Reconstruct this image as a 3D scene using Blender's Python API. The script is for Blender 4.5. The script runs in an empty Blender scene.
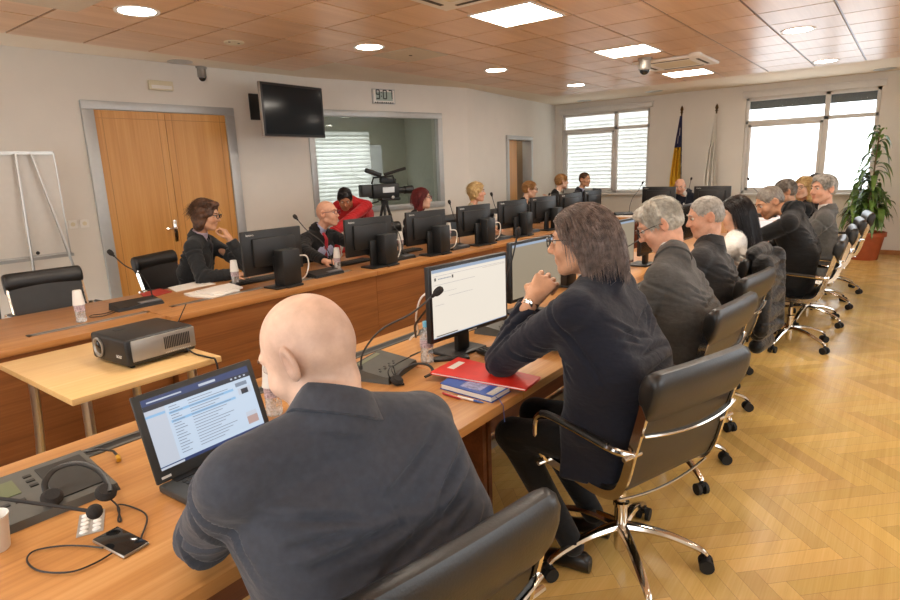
import bpy, bmesh, math, random
import numpy as np
from mathutils import Vector, Matrix, Quaternion
random.seed(7)
RNG = np.random.default_rng(7)
SC = bpy.context.scene
COL = SC.collection
PI = math.pi

# ------------------------------------------------------------------ camera
CAM_H = 1.62
FPX = 593.0
CAM_M = np.array([[0.605, -0.795, -0.036], [-0.193, -0.102, -0.976], [0.773, 0.597, -0.215]])
def _orth(m):
    f = m[2] / np.linalg.norm(m[2]); r = m[0] - f * (m[0] @ f); r /= np.linalg.norm(r)
    return np.array([r, np.cross(f, r), f])
CAM_M = _orth(CAM_M)
cam_data = bpy.data.cameras.new('camera'); cam = bpy.data.objects.new('camera', cam_data); COL.objects.link(cam)
cam_data.sensor_width = 36.0; cam_data.lens = FPX / 900 * 36; cam_data.clip_start = 0.05
mw = Matrix.Identity(4)
for i in range(3):
    mw[i][0] = CAM_M[0][i]; mw[i][1] = -CAM_M[1][i]; mw[i][2] = -CAM_M[2][i]
mw[2][3] = CAM_H
cam.matrix_world = mw
SC.camera = cam

# a survey point: where the sight line of a photograph pixel meets a real plane of the room
def _ray(u, v): return CAM_M.T @ np.array([(u - 450) / FPX, (v - 300) / FPX, 1.0])
def pz(u, v, z):
    d = _ray(u, v); t = (z - CAM_H) / d[2]; return np.array([t * d[0], t * d[1], z])
def py(u, v, y):
    d = _ray(u, v); t = y / d[1]; return np.array([t * d[0], y, CAM_H + t * d[2]])
def px(u, v, x):
    d = _ray(u, v); t = x / d[0]; return np.array([x, t * d[1], CAM_H + t * d[2]])

# ------------------------------------------------------------------ materials
def lin(c):
    if isinstance(c, str):
        c = c.lstrip('#'); c = [int(c[i:i + 2], 16) / 255 for i in (0, 2, 4)]
        c = [x / 12.92 if x <= .04045 else ((x + .055) / 1.055) ** 2.4 for x in c]
    return (c[0], c[1], c[2], 1.0)
MATS = {}
class NT:
    def __init__(s, name):
        s.m = bpy.data.materials.new(name); s.m.use_nodes = True
        s.t = s.m.node_tree; s.b = s.t.nodes['Principled BSDF']; s.out = s.t.nodes['Material Output']
    def n(s, typ, **kw):
        nd = s.t.nodes.new(typ)
        for k, v in kw.items():
            if k.startswith('i_'):
                key = k[2:]; key = int(key) if key.isdigit() else key.replace('_', ' ')
                nd.inputs[key].default_value = v
            else: setattr(nd, k, v)
        return nd
    def l(s, a, b): s.t.links.new(a, b)
    def coords(s, scale=(1, 1, 1), rot=(0, 0, 0), kind='Object'):
        tc = s.n('ShaderNodeTexCoord'); mp = s.n('ShaderNodeMapping')
        mp.inputs['Scale'].default_value = scale; mp.inputs['Rotation'].default_value = rot
        s.l(tc.outputs[kind], mp.inputs['Vector']); return mp.outputs['Vector']
    def ramp(s, fac, stops):
        r = s.n('ShaderNodeValToRGB')
        while len(r.color_ramp.elements) < len(stops): r.color_ramp.elements.new(0.5)
        for e, (p, c) in zip(r.color_ramp.elements, stops): e.position = p; e.color = lin(c)
        s.l(fac, r.inputs['Fac']); return r.outputs['Color']
    def noise(s, vec, scale, detail=3, rough=.55):
        n = s.n('ShaderNodeTexNoise'); n.inputs['Scale'].default_value = scale; n.inputs['Detail'].default_value = detail
        n.inputs['Roughness'].default_value = rough
        s.l(vec, n.inputs['Vector']); return n.outputs['Fac']
    def bump(s, h, strength, dist=.002):
        b = s.n('ShaderNodeBump'); b.inputs['Strength'].default_value = strength; b.inputs['Distance'].default_value = dist
        s.l(h, b.inputs['Height']); s.l(b.outputs['Normal'], s.b.inputs['Normal'])
    def set(s, **kw):
        for k, v in kw.items(): s.b.inputs[k.replace('_', ' ')].default_value = v
def plain(name, col, rough=.5, metal=0, spec=.5, var=.0, vscale=20, bump=0, bscale=200, coat=0, sheen=0):
    t = NT(name); t.set(Base_Color=lin(col), Roughness=rough, Metallic=metal)
    t.b.inputs['Specular IOR Level'].default_value = spec
    if coat: t.b.inputs['Coat Weight'].default_value = coat
    if sheen: t.b.inputs['Sheen Weight'].default_value = sheen
    v = t.coords()
    f = t.noise(v, vscale, 3)
    c = lin(col)
    lo = tuple(max(0, x * (1 - var)) for x in c[:3]); hi = tuple(min(1, x * (1 + var)) for x in c[:3])
    t.l(t.ramp(f, [(.3, lo), (.7, hi)]), t.b.inputs['Base Color'])
    if bump: t.bump(t.noise(v, bscale, 2), bump)
    MATS[name] = t.m; return t.m
def wood(name, dark, mid, light, axis='X', scale=1.0, rough=.35, tint_attr=False, spec=.4):
    t = NT(name)
    st = {'X': (.35, 5, 5), 'Y': (5, .35, 5), 'Z': (5, 5, .35)}[axis]
    v = t.coords(tuple(a * scale for a in st))
    n1 = t.noise(v, 2.2, 5, .6)
    v2 = t.coords(tuple(a * scale * (6 if a > 1 else 1.2) for a in st))
    n2 = t.noise(v2, 3.0, 3, .5)
    mx = t.n('ShaderNodeMix', data_type='FLOAT'); mx.inputs[0].default_value = .35
    t.l(n1, mx.inputs[2]); t.l(n2, mx.inputs[3])
    c = t.ramp(mx.outputs[0], [(.3, dark), (.5, mid), (.7, light)])
    if tint_attr:
        at = t.n('ShaderNodeVertexColor', layer_name='tone')
        mm = t.n('ShaderNodeMix', data_type='RGBA', blend_type='MULTIPLY'); mm.inputs[0].default_value = 1
        t.l(c, mm.inputs[6]); t.l(at.outputs['Color'], mm.inputs[7]); c = mm.outputs[2]
    t.l(c, t.b.inputs['Base Color']); t.set(Roughness=rough); t.b.inputs['Specular IOR Level'].default_value = spec
    MATS[name] = t.m; return t.m
def emit(name, col, strength):
    t = NT(name); t.set(Base_Color=(.02, .02, .02, 1), Roughness=.35)
    t.b.inputs['Emission Color'].default_value = lin(col); t.b.inputs['Emission Strength'].default_value = strength
    MATS[name] = t.m; return t.m
def glassy(name, tint=(1, 1, 1), gloss=.12, rough=.02):
    t = NT(name); tr = t.n('ShaderNodeBsdfTransparent'); tr.inputs['Color'].default_value = (*tint, 1)
    gl = t.n('ShaderNodeBsdfGlossy'); gl.inputs['Roughness'].default_value = rough
    lw = t.n('ShaderNodeLayerWeight'); lw.inputs['Blend'].default_value = gloss
    mx = t.n('ShaderNodeMixShader'); t.l(lw.outputs['Fresnel'], mx.inputs[0]); t.l(tr.outputs[0], mx.inputs[1]); t.l(gl.outputs[0], mx.inputs[2])
    t.l(mx.outputs[0], t.out.inputs['Surface']); MATS[name] = t.m; return t.m
def attr_mat(name, layer='col', rough=.6, spec=.4, sss=0, bump=0, bscale=300, sheen=0):
    t = NT(name); at = t.n('ShaderNodeVertexColor', layer_name=layer)
    v = t.coords(); f = t.noise(v, 35, 4)
    mm = t.n('ShaderNodeMix', data_type='RGBA', blend_type='MULTIPLY'); mm.inputs[0].default_value = 1
    t.l(at.outputs['Color'], mm.inputs[6]); t.l(t.ramp(f, [(.3, (.88, .86, .85)), (.7, (1.06, 1.05, 1.05))]), mm.inputs[7])
    t.l(mm.outputs[2], t.b.inputs['Base Color']); t.set(Roughness=rough); t.b.inputs['Specular IOR Level'].default_value = spec
    if sss:
        t.b.inputs['Subsurface Weight'].default_value = sss; t.b.inputs['Subsurface Radius'].default_value = (.012, .004, .002)
        t.b.inputs['Subsurface Scale'].default_value = .5
    if bump: t.bump(t.noise(v, bscale, 3), bump, .001)
    MATS[name] = t.m; return t.m
def cloth(name, col, rough=.85, wr=.5, wscale=14, sheen=.15, var=.12):
    t = NT(name); c = lin(col)
    v = t.coords(); f = t.noise(v, 60, 4)
    t.l(t.ramp(f, [(.3, tuple(x * (1 - var) for x in c[:3])), (.7, tuple(min(1, x * (1 + var)) for x in c[:3]))]), t.b.inputs['Base Color'])
    t.set(Roughness=rough); t.b.inputs['Specular IOR Level'].default_value = .25
    t.b.inputs['Sheen Weight'].default_value = sheen
    n1 = t.noise(t.coords((1, 1, 2.2), (.4, .3, .2)), wscale, 2, .5)
    n2 = t.noise(v, 500, 2)
    mx = t.n('ShaderNodeMath', operation='MULTIPLY_ADD'); mx.inputs[1].default_value = .04
    t.l(n2, mx.inputs[0]); t.l(n1, mx.inputs[2])
    t.bump(mx.outputs[0], wr, .02); MATS[name] = t.m; return t.m

# ------------------------------------------------------------------ mesh builder
def rotz(a): return Matrix.Rotation(a, 3, 'Z')
def frame_from(dirv, up=(0, 0, 1)):
    """3x3 with columns x=dir, y, z~up"""
    x = Vector(dirv).normalized(); u = Vector(up)
    if abs(x.dot(u)) > .98: u = Vector((0, 1, 0))
    y = u.cross(x).normalized(); z = x.cross(y)
    return Matrix((x, y, z)).transposed()
class MB:
    def __init__(s): s.v = []; s.f = []; s.mi = []; s.cur = 0
    def mat(s, i): s.cur = i; return s
    def add(s, vs, fs):
        o = len(s.v); s.v += [tuple(v) for v in vs]; s.f += [tuple(i + o for i in f) for f in fs]; s.mi += [s.cur] * len(fs); return s
    def box(s, c, size, R=None, bev=0, seg=2):
        c = Vector(c); h = Vector(size) / 2
        if bev <= 0:
            vs = [Vector((sx * h.x, sy * h.y, sz * h.z)) for sx in (-1, 1) for sy in (-1, 1) for sz in (-1, 1)]
            fs = [(0, 1, 3, 2), (4, 6, 7, 5), (0, 4, 5, 1), (2, 3, 7, 6), (0, 2, 6, 4), (1, 5, 7, 3)]
        else:
            bm = bmesh.new(); bmesh.ops.create_cube(bm, size=1)
            for v in bm.verts: v.co = Vector((v.co.x * size[0], v.co.y * size[1], v.co.z * size[2]))
            bmesh.ops.bevel(bm, geom=bm.edges[:], offset=min(bev, min(size) * .49), segments=seg, profile=.5, affect='EDGES')
            bm.verts.index_update(); vs = [v.co.copy() for v in bm.verts]; fs = [[v.index for v in f.verts] for f in bm.faces]; bm.free()
        if R is not None: vs = [R @ v for v in vs]
        return s.add([v + c for v in vs], fs)
    def bx(s, lo, hi, bev=0):
        lo = Vector(lo); hi = Vector(hi); return s.box((lo + hi) / 2, hi - lo, None, bev)
    def quad(s, a, b, c, d): return s.add([a, b, c, d], [(0, 1, 2, 3)])
    def tube(s, pts, r, n=8, closed=False, cap=True, flat=1.0):
        pts = [Vector(p) for p in pts]; m = len(pts)
        rs = r if isinstance(r, (list, tuple)) else [r] * m
        tang = []
        for i in range(m):
            if closed: t = pts[(i + 1) % m] - pts[i - 1]
            else: t = pts[min(i + 1, m - 1)] - pts[max(i - 1, 0)]
            tang.append(t.normalized() if t.length > 1e-9 else Vector((0, 0, 1)))
        u = Vector((0, 0, 1))
        if abs(tang[0].dot(u)) > .9: u = Vector((1, 0, 0))
        nrm = (u - tang[0] * u.dot(tang[0])).normalized(); vs = []
        for i in range(m):
            nrm = (nrm - tang[i] * nrm.dot(tang[i]))
            nrm = nrm.normalized() if nrm.length > 1e-6 else tang[i].orthogonal().normalized()
            bn = tang[i].cross(nrm)
            for k in range(n):
                a = 2 * PI * k / n; vs.append(pts[i] + (nrm * math.cos(a) * flat + bn * math.sin(a)) * rs[i])
        fs = []
        for i in range(m if closed else m - 1):
            j = (i + 1) % m
            for k in range(n):
                fs.append((i * n + k, i * n + (k + 1) % n, j * n + (k + 1) % n, j * n + k))
        if cap and not closed: fs.append(tuple(range(n - 1, -1, -1))); fs.append(tuple((m - 1) * n + k for k in range(n)))
        return s.add(vs, fs)
    def cyl(s, a, b, r, n=16, r2=None): return s.tube([a, b], [r, r if r2 is None else r2], n)
    def lathe(s, prof, c=(0, 0, 0), n=24, R=None):
        c = Vector(c); vs = []; fs = []
        for (r, z) in prof:
            for k in range(n):
                a = 2 * PI * k / n; p = Vector((r * math.cos(a), r * math.sin(a), z)); vs.append((R @ p if R is not None else p) + c)
        m = len(prof)
        for i in range(m - 1):
            for k in range(n): fs.append((i * n + k, i * n + (k + 1) % n, (i + 1) * n + (k + 1) % n, (i + 1) * n + k))
        if prof[0][0] > 1e-6: fs.append(tuple(range(n - 1, -1, -1)))
        if prof[-1][0] > 1e-6: fs.append(tuple((m - 1) * n + k for k in range(n)))
        return s.add(vs, fs)
    def sphere(s, c, r, n=16, m=10, R=None):
        c = Vector(c); rr = r if isinstance(r, (tuple, list)) else (r, r, r); vs = []; fs = []
        for i in range(m + 1):
            t = PI * i / m
            for k in range(n):
                a = 2 * PI * k / n; p = Vector((rr[0] * math.sin(t) * math.cos(a), rr[1] * math.sin(t) * math.sin(a), -rr[2] * math.cos(t)))
                vs.append((R @ p if R is not None else p) + c)
        for i in range(m):
            for k in range(n): fs.append((i * n + k, i * n + (k + 1) % n, (i + 1) * n + (k + 1) % n, (i + 1) * n + k))
        return s.add(vs, fs)
    def prism(s, poly, z0, z1):
        n = len(poly); vs = [(p[0], p[1], z0) for p in poly] + [(p[0], p[1], z1) for p in poly]
        fs = [tuple(range(n - 1, -1, -1)), tuple(range(n, 2 * n))] + [(i, (i + 1) % n, n + (i + 1) % n, n + i) for i in range(n)]
        return s.add(vs, fs)
    def sweep(s, path, prof, closed_prof=True):
        """prof: list of (a,b) offsets along given frames; path: list of (origin, axA, axB)"""
        vs = []; n = len(prof); m = len(path); fs = []
        for (o, A, B) in path:
            o = Vector(o); A = Vector(A); B = Vector(B)
            for a, b in prof: vs.append(o + A * a + B * b)
        for i in range(m - 1):
            for k in range(n if closed_prof else n - 1): fs.append((i * n + k, i * n + (k + 1) % n, (i + 1) * n + (k + 1) % n, (i + 1) * n + k))
        if closed_prof: fs.append(tuple(range(n - 1, -1, -1))); fs.append(tuple((m - 1) * n + k for k in range(n)))
        return s.add(vs, fs)
    def build(s, name, mats, parent=None, smooth=35, loc=None):
        me = bpy.data.meshes.new(name)
        vs = s.v
        if loc is not None: L = Vector(loc); vs = [tuple(Vector(v) - L) for v in vs]
        me.from_pydata(vs, [], s.f)
        if not isinstance(mats, (list, tuple)): mats = [mats]
        for m in mats: me.materials.append(MATS[m] if isinstance(m, str) else m)
        me.polygons.foreach_set('material_index', s.mi)
        bm = bmesh.new(); bm.from_mesh(me); bmesh.ops.recalc_face_normals(bm, faces=bm.faces[:]); bm.to_mesh(me); bm.free()
        if smooth:
            me.polygons.foreach_set('use_smooth', [True] * len(me.polygons)); me.set_sharp_from_angle(angle=math.radians(smooth))
        me.update()
        o = bpy.data.objects.new(name, me); COL.objects.link(o)
        if loc is not None: o.location = loc
        if parent is not None: o.parent = parent
        return o
def tag(o, label=None, cat=None, group=None, kind=None):
    if label: o['label'] = label
    if cat: o['category'] = cat
    if group: o['group'] = group
    if kind: o['kind'] = kind
    return o
def thing(name, loc, rz=0, label=None, cat=None, group=None):
    o = bpy.data.objects.new(name, None); COL.objects.link(o); o.location = loc; o.rotation_euler = (0, 0, rz)
    o.empty_display_size = .1
    return tag(o, label, cat, group)
def dup(root, loc, rz=None, label=None, group=None):
    r = root.copy(); COL.objects.link(r); r.location = loc
    if rz is not None: r.rotation_euler = (0, 0, rz)
    if label: r['label'] = label
    if group: r['group'] = group
    for ch in list(root.children):
        c = ch.copy(); COL.objects.link(c); c.parent = r
        for g in list(ch.children):
            d = g.copy(); COL.objects.link(d); d.parent = c
    return r
def text(name, body, size, mat, M, parent=None, extrude=.0005, align='CENTER'):
    cu = bpy.data.curves.new(name, 'FONT'); cu.body = body; cu.size = size; cu.align_x = align; cu.align_y = 'CENTER'; cu.extrude = extrude
    o = bpy.data.objects.new(name, cu); COL.objects.link(o); dg = bpy.context.evaluated_depsgraph_get()
    me = bpy.data.meshes.new_from_object(o.evaluated_get(dg)); me.materials.clear(); me.materials.append(MATS[mat]); bpy.data.objects.remove(o)
    o = bpy.data.objects.new(name, me); COL.objects.link(o)
    if parent is not None: o.parent = parent
    o.matrix_local = M
    return o
def mat4(x, y, z, o):
    m = Matrix.Identity(4)
    for i in range(3): m[i][0] = x[i]; m[i][1] = y[i]; m[i][2] = z[i]; m[i][3] = o[i]
    return m
def bez(p0, p1, p2, p3, n=12):
    p0, p1, p2, p3 = map(Vector, (p0, p1, p2, p3)); r = []
    for i in range(n + 1):
        t = i / n; r.append(p0 * (1 - t) ** 3 + p1 * 3 * t * (1 - t) ** 2 + p2 * 3 * t * t * (1 - t) + p3 * t ** 3)
    return r
def catmull(pts, n=6, closed=False):
    P = [Vector(p) for p in pts]; r = []; m = len(P)
    for i in range(m if closed else m - 1):
        g = (lambda k: P[k % m]) if closed else (lambda k: P[min(max(k, 0), m - 1)])
        a, b, c, d = g(i - 1), g(i), g(i + 1), g(i + 2)
        for j in range(n):
            t = j / n; r.append(.5 * ((2 * b) + (c - a) * t + (2 * a - 5 * b + 4 * c - d) * t * t + (3 * b - a - 3 * c + d) * t ** 3))
    if not closed: r.append(P[-1])
    return r
# ------------------------------------------------------------------ material library
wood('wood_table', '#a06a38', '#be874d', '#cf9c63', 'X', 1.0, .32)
wood('wood_table_dimmed', '#8f5d33', '#ab7643', '#bc8854', 'X', 1.0, .32)  # same table wood, darkened: light falloff put into the colour of the far tops
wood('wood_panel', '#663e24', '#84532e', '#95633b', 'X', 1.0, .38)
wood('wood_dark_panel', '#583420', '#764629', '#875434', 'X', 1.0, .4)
wood('wood_end', '#4a2417', '#64321f', '#74402a', 'Y', 1.0, .4)
wood('beech', '#d3a96f', '#dfb97f', '#e8c690', 'X', .8, .3)
wood('beech_edge', '#8f602c', '#a87338', '#b98346', 'X', .8, .4)
wood('door_veneer', '#c08440', '#d0964f', '#daa560', 'Z', .8, .35)
wood('ceiling_wood', '#c9a17a', '#d6b08a', '#e0bd99', 'X', .55, .33, True, .5)
wood('parquet', '#d2aa62', '#dfb86e', '#e8c47e', 'X', 1.6, .24, True, .5)
wood('baseboard_wood', '#94602f', '#a9713b', '#b97f47', 'X', 1, .4)
plain('wall_paint', '#dfd9cf', .85, var=.02, vscale=3, bump=.05, bscale=400)
plain('plaster', '#e4d6c0', .9, var=.02, vscale=3)
plain('soft_grey_frame', '#b7b8b6', .42, .35, var=.03)
plain('white_frame', '#d9d5cf', .4, var=.02)
plain('white_plastic', '#e6e2da', .4, var=.02)
plain('cream_plastic', '#d8ceb0', .45, var=.03)
plain('white_panel', '#cdbfa8', .7, var=.03)
plain('black_plastic', '#191919', .42, var=.1, bump=.05, bscale=600)
plain('dark_grey_plastic', '#333433', .45, var=.1)
plain('grey_plastic', '#5b5c58', .45, var=.08)
plain('mic_top', '#4c4c46', .5, .1, var=.08)
plain('mic_grey', '#777b80', .4, .3, var=.08)
plain('rubber', '#141414', .7, var=.1)
plain('foam', '#2b2826', .95, var=.25, vscale=300, bump=.6, bscale=500)
plain('chrome', '#d8d2c8', .12, 1.0, var=.02)
plain('aluminium', '#b9b6b0', .32, .9, var=.03)
plain('silver_plastic', '#9d9890', .38, .45, var=.04)
plain('leather', '#1d1c1b', .36, spec=.55, var=.25, vscale=12, bump=.25, bscale=160)
plain('paper', '#e9e5dd', .8, var=.02)
plain('paper_print', '#b9b5ad', .8, var=.15, vscale=80)
plain('red_folder', '#dd2f22', .42, var=.06)
plain('red_print', '#a8322c', .5, var=.25, vscale=30)
plain('book_blue', '#2c53a8', .4, var=.15)
plain('book_art', '#8d8fb8', .4, var=.5, vscale=60)
plain('bottle_cap_blue', '#6cb9d8', .4, var=.05)
plain('pen_red', '#b32c26', .35); plain('pen_blue', '#33539c', .35); plain('ribbon_blue', '#4a6dc4', .5)
plain('terracotta', '#a8552f', .6, var=.1, vscale=15)
plain('soil', '#2d2018', .95, var=.3)
plain('board_white', '#cfcac1', .3, var=.02)
plain('tv_glass', '#1d2429', .1, spec=.25)
plain('screen_off', '#0f1011', .25)
plain('gold_tip', '#5b4526', .35, .7)
plain('pole_wood', '#8d6a45', .5, var=.1); plain('pole_white', '#d8d4cc', .5)
plain('flag_blue', '#22264f', .8, var=.1); plain('flag_yellow', '#d9a41f', .8, var=.06); plain('flag_white', '#dcd6cb', .85, var=.03)
plain('led_text', '#151a18', .4); plain('lcd', '#9fb0a6', .3, var=.03)
plain('logo_white', '#d6d6d2', .4)
plain('yellow_plug', '#c99a25', .4, .3)
plain('blister', '#b9b9b6', .3, .5, var=.08); plain('pill_white', '#ecebe6', .5)
plain('phone_glass', '#17191b', .08, spec=.6)
plain('vent_dark', '#3f3a33', .7)
plain('label_pink', '#c9a1ad', .5, var=.6, vscale=90)
plain('ceiling_gap', '#4b2c19', .8)
plain('floor_gap', '#8c5c2c', .5)
plain('passage', '#a08a70', .8)
emit('lamp_light', '#fff3e4', 14.0)
emit('panel_light', '#fff3e2', 11.0)
glassy('window_glass', (.97, .98, .98), .08)
glassy('booth_glass', (.84, .86, .84), .25, .01)
glassy('bottle_plastic', (.93, .96, .97), .45, .08)
plain('water', '#c6ccd0', .1, spec=.6)

def slat():
    t = NT('blind_slat'); t.set(Base_Color=lin('#e9e7e2'), Roughness=.5); tl = t.n('ShaderNodeBsdfTranslucent'); tl.inputs['Color'].default_value = lin('#e6e6e3'); mx = t.n('ShaderNodeMixShader'); mx.inputs[0].default_value = .58
    t.l(t.b.outputs[0], mx.inputs[1]); t.l(tl.outputs[0], mx.inputs[2]); t.l(mx.outputs[0], t.out.inputs['Surface']); MATS['blind_slat'] = t.m
slat()
# ------------------------------------------------------------------ the room
H_CEIL = 2.87
XR = 12.0          # window wall
YL = 6.5           # door wall
XB, YN = -1.6, -2.4
def struct(o): o['kind'] = 'structure'; return o
# floor: herringbone parquet, planks 0.42 x 0.07
def make_floor():
    L, W = .48, .08; n = 6; vs = []; fs = []; tones = []
    ca, sa = math.cos(PI / 4), math.sin(PI / 4)
    def put(x0, x1, y0, y1, vert):
        g = .0006
        x0 += g; x1 -= g; y0 += g; y1 -= g
        pts = [(x0, y0), (x1, y0), (x1, y1), (x0, y1)]
        q = [(p[0] * ca - p[1] * sa, p[0] * sa + p[1] * ca) for p in pts]
        cx = sum(p[0] for p in q) / 4; cy = sum(p[1] for p in q) / 4
        if not (XB - .2 < cx < XR + .05 and YN - .2 < cy < YL + .1): return
        if cx < 1.2 and cy > 2.6 and cx < -.3: return
        o = len(vs)
        for p in q: vs.append((min(max(p[0], XB), XR), min(max(p[1], YN), YL), 0.0))
        fs.append((o, o + 1, o + 2, o + 3)); t = random.uniform(.86, 1.08) * (1.0 if vert else .955)
        tones.append((t, t * random.uniform(.97, 1.02), t * random.uniform(.92, 1.02)))
    for a in range(-30, 30):
        for k in range(-170, 250):
            ox = k * W + a * 2 * L; oy = k * W
            cx = ox * ca - oy * sa; cy = ox * sa + oy * ca
            if not (XB - 1 < cx < XR + 1 and YN - 1 < cy < YL + 1): continue
            put(ox, ox + L, oy, oy + W, False); put(ox, ox + W, oy + W, oy + W + L, True)
    nb = len(vs)
    vs += [(XB, YN, -.002), (XR, YN, -.002), (XR, YL, -.002), (XB, YL, -.002)]; fs.append((nb, nb + 1, nb + 2, nb + 3)); tones.append((1, 1, 1))
    vs += [(XB, YN, -.1), (XR, YN, -.1), (XR, YL, -.1), (XB, YL, -.1)]; fs.append((nb + 7, nb + 6, nb + 5, nb + 4)); tones.append((1, 1, 1))
    me = bpy.data.meshes.new('floor'); me.from_pydata(vs, [], fs); me.materials.append(MATS['parquet']); me.materials.append(MATS['floor_gap'])
    at = me.color_attributes.new('tone', 'FLOAT_COLOR', 'CORNER')
    d = np.ones((len(me.loops), 4), np.float32)
    for i, t in enumerate(tones): d[i * 4:i * 4 + 4, :3] = t
    at.data.foreach_set('color', d.ravel())
    me.polygons[-1].material_index = 1; me.polygons[-2].material_index = 1
    o = bpy.data.objects.new('floor', me); COL.objects.link(o); struct(o)
make_floor()

# ceiling: plaster border with a wooden tile field
def make_ceiling():
    b = MB(); b.bx((XB - .2, YN - .2, H_CEIL + .004), (XR + .2, YL + .9, H_CEIL + .12)); struct(b.build('ceiling', 'plaster', smooth=0))
    tile = .6375; vs = []; fs = []; tones = []; X0 = 1.905; Y0 = 5.72 + tile * .12
    # grid lines measured on the photograph
    gx = [2.0 + .594 * i for i in range(-6, 15)]
    gy = [6.13, 5.37] + [4.785 - .592 * j for j in range(0, 13)]
    holes = HOLES
    for i in range(len(gx) - 1):
        for j in range(len(gy) - 1):
            x0, x1, y1, y0 = gx[i], gx[i + 1], gy[j], gy[j + 1]
            x1 = min(x1, 10.3)
            if x0 > 10.2: continue
            cx, cy = (x0 + x1) / 2, (y0 + y1) / 2
            if j == 0 and cx > 4.97: continue
            if any(a < cx < b_ and c < cy < d for a, b_, c, d in holes): continue
            g = .011; o = len(vs)
            for z in (H_CEIL - .012, H_CEIL + .003):
                vs += [(x0 + g, y0 + g, z), (x1 - g, y0 + g, z), (x1 - g, y1 - g, z), (x0 + g, y1 - g, z)]
            fs += [(o, o + 3, o + 2, o + 1), (o, o + 1, o + 5, o + 4), (o + 1, o + 2, o + 6, o + 5), (o + 2, o + 3, o + 7, o + 6), (o + 3, o, o + 4, o + 7)]
            t = random.uniform(.92, 1.06); tones += [(t, t, t)] * 5
    o = len(vs); z = H_CEIL - .002
    ya, yb = gy[-1], gy[1]
    vs += [(gx[0], ya, z), (10.3, ya, z), (10.3, yb, z), (gx[0], yb, z)]; fs.append((o, o + 3, o + 2, o + 1)); tones.append((.16, .13, .11))
    o = len(vs); vs += [(gx[0], yb, z), (4.97, yb, z), (4.97, gy[0], z), (gx[0], gy[0], z)]; fs.append((o, o + 3, o + 2, o + 1)); tones.append((.16, .13, .11))
    me = bpy.data.meshes.new('ceiling_panels'); me.from_pydata(vs, [], fs); me.materials.append(MATS['ceiling_wood'])
    at = me.color_attributes.new('tone', 'FLOAT_COLOR', 'CORNER'); d = np.ones((len(me.loops), 4), np.float32)
    for i, t in enumerate(tones): d[i * 4:i * 4 + 4, :3] = t
    at.data.foreach_set('color', d.ravel())
    ob = bpy.data.objects.new('trim_1', me); COL.objects.link(ob); struct(ob)
    return gx, gy
HOLES = []
GX, GY = make_ceiling()

# walls -------------------------------------------------------------
WL = [(XB, YL), (5.45, YL), (8.1, 5.76), (XR, 6.22)]       # door wall, booth wall (turned in), corner wall
def wall_seg(name, a, b, z0, z1, mat, holes=(), th=.16, out=1):
    """a wall from a to b (plan), its room face on the line; holes = (s0, s1, z0, z1) along the length"""
    a = Vector((a[0], a[1], 0)); b = Vector((b[0], b[1], 0)); d = (b - a); L = d.length; d.normalize(); nrm = Vector((-d.y, d.x, 0)) * out
    R = Matrix((d, nrm, Vector((0, 0, 1)))).transposed(); m = MB()
    def blk(s0, s1, za, zb):
        if s1 - s0 < 1e-4 or zb - za < 1e-4: return
        m.box(a + d * (s0 + s1) / 2 + nrm * th / 2 + Vector((0, 0, (za + zb) / 2)), (s1 - s0, th, zb - za), R)
    s = 0
    for (s0, s1, za, zb) in sorted(holes):
        blk(s, s0, z0, z1); blk(s0, s1, z0, za); blk(s0, s1, zb, z1); s = s1
    blk(s, L, z0, z1)
    o = struct(m.build(name, mat, smooth=0)); return a, d, nrm, L, R
WA = wall_seg('wall_left', WL[0], WL[1], 0, H_CEIL + .02, 'wall_paint')
dB = (Vector((WL[2][0] - WL[1][0], WL[2][1] - WL[1][1])));
# booth window: along the turned wall
B_S0, B_S1, B_Z0, B_Z1 = -0.0, 0, 0, 0
_a = Vector((*WL[1], 0)); _b = Vector((*WL[2], 0)); _d = (_b - _a).normalized()
def on_line(u, v, a, d):
    """survey: pixel against the vertical plane through a along d -> (s, z)"""
    r = _ray(u, v); # t*r.xy = a + s*d
    A = np.array([[r[0], -d[0]], [r[1], -d[1]]]); t, s = np.linalg.solve(A, [a[0], a[1]]); return s, CAM_H + t * r[2]
BH = (.06, on_line(437, 116, _a, _d)[0], 1.12, 2.40)
WBth = wall_seg('wall_booth', WL[1], WL[2], 0, H_CEIL + .02, 'wall_paint', [BH])
_c = Vector((*WL[3], 0)); _dc = (_c - _b).normalized()
D2 = (on_line(507, 137, _b, _dc)[0], on_line(530, 138, _b, _dc)[0], 0, 2.13)
WC = wall_seg('wall_corner', WL[2], WL[3], 0, H_CEIL + .02, 'wall_paint', [D2])
# window wall X = 12: s runs from Y=6.4 down to YN
def wy(y): return 6.4 - y
W1 = (4.17, 6.06, 1.02, 2.66); W2 = (.50, 2.46, 1.0, 2.66)
WR = wall_seg('wall_right', (XR, 6.4), (XR, YN - .1), 0, H_CEIL + .02, 'wall_paint', [(wy(W1[1]), wy(W1[0]), W1[2], W1[3]), (wy(W2[1]), wy(W2[0]), W2[2], W2[3])])
NW = [(1.0, 3.0, .95, 2.45), (4.0, 6.0, .95, 2.45), (7.0, 9.0, .95, 2.45)]  # openings added out of view for daylight
wall_seg('wall_near', (XR + .1, YN), (XB - .1, YN), 0, H_CEIL + .02, 'wall_paint', [(XR + .1 - b, XR + .1 - a, z0, z1) for a, b, z0, z1 in NW][::-1])
BW = [(-1.7, .4, .9, 2.5), (1.0, 3.0, .9, 2.5)]  # added the same way, to light the backs of the sitters
wall_seg('wall_back', (XB, YN - .1), (XB, YL + .1), 0, H_CEIL + .02, 'wall_paint', [(a - YN + .1, b - YN + .1, z0, z1) for a, b, z0, z1 in BW])
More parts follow.
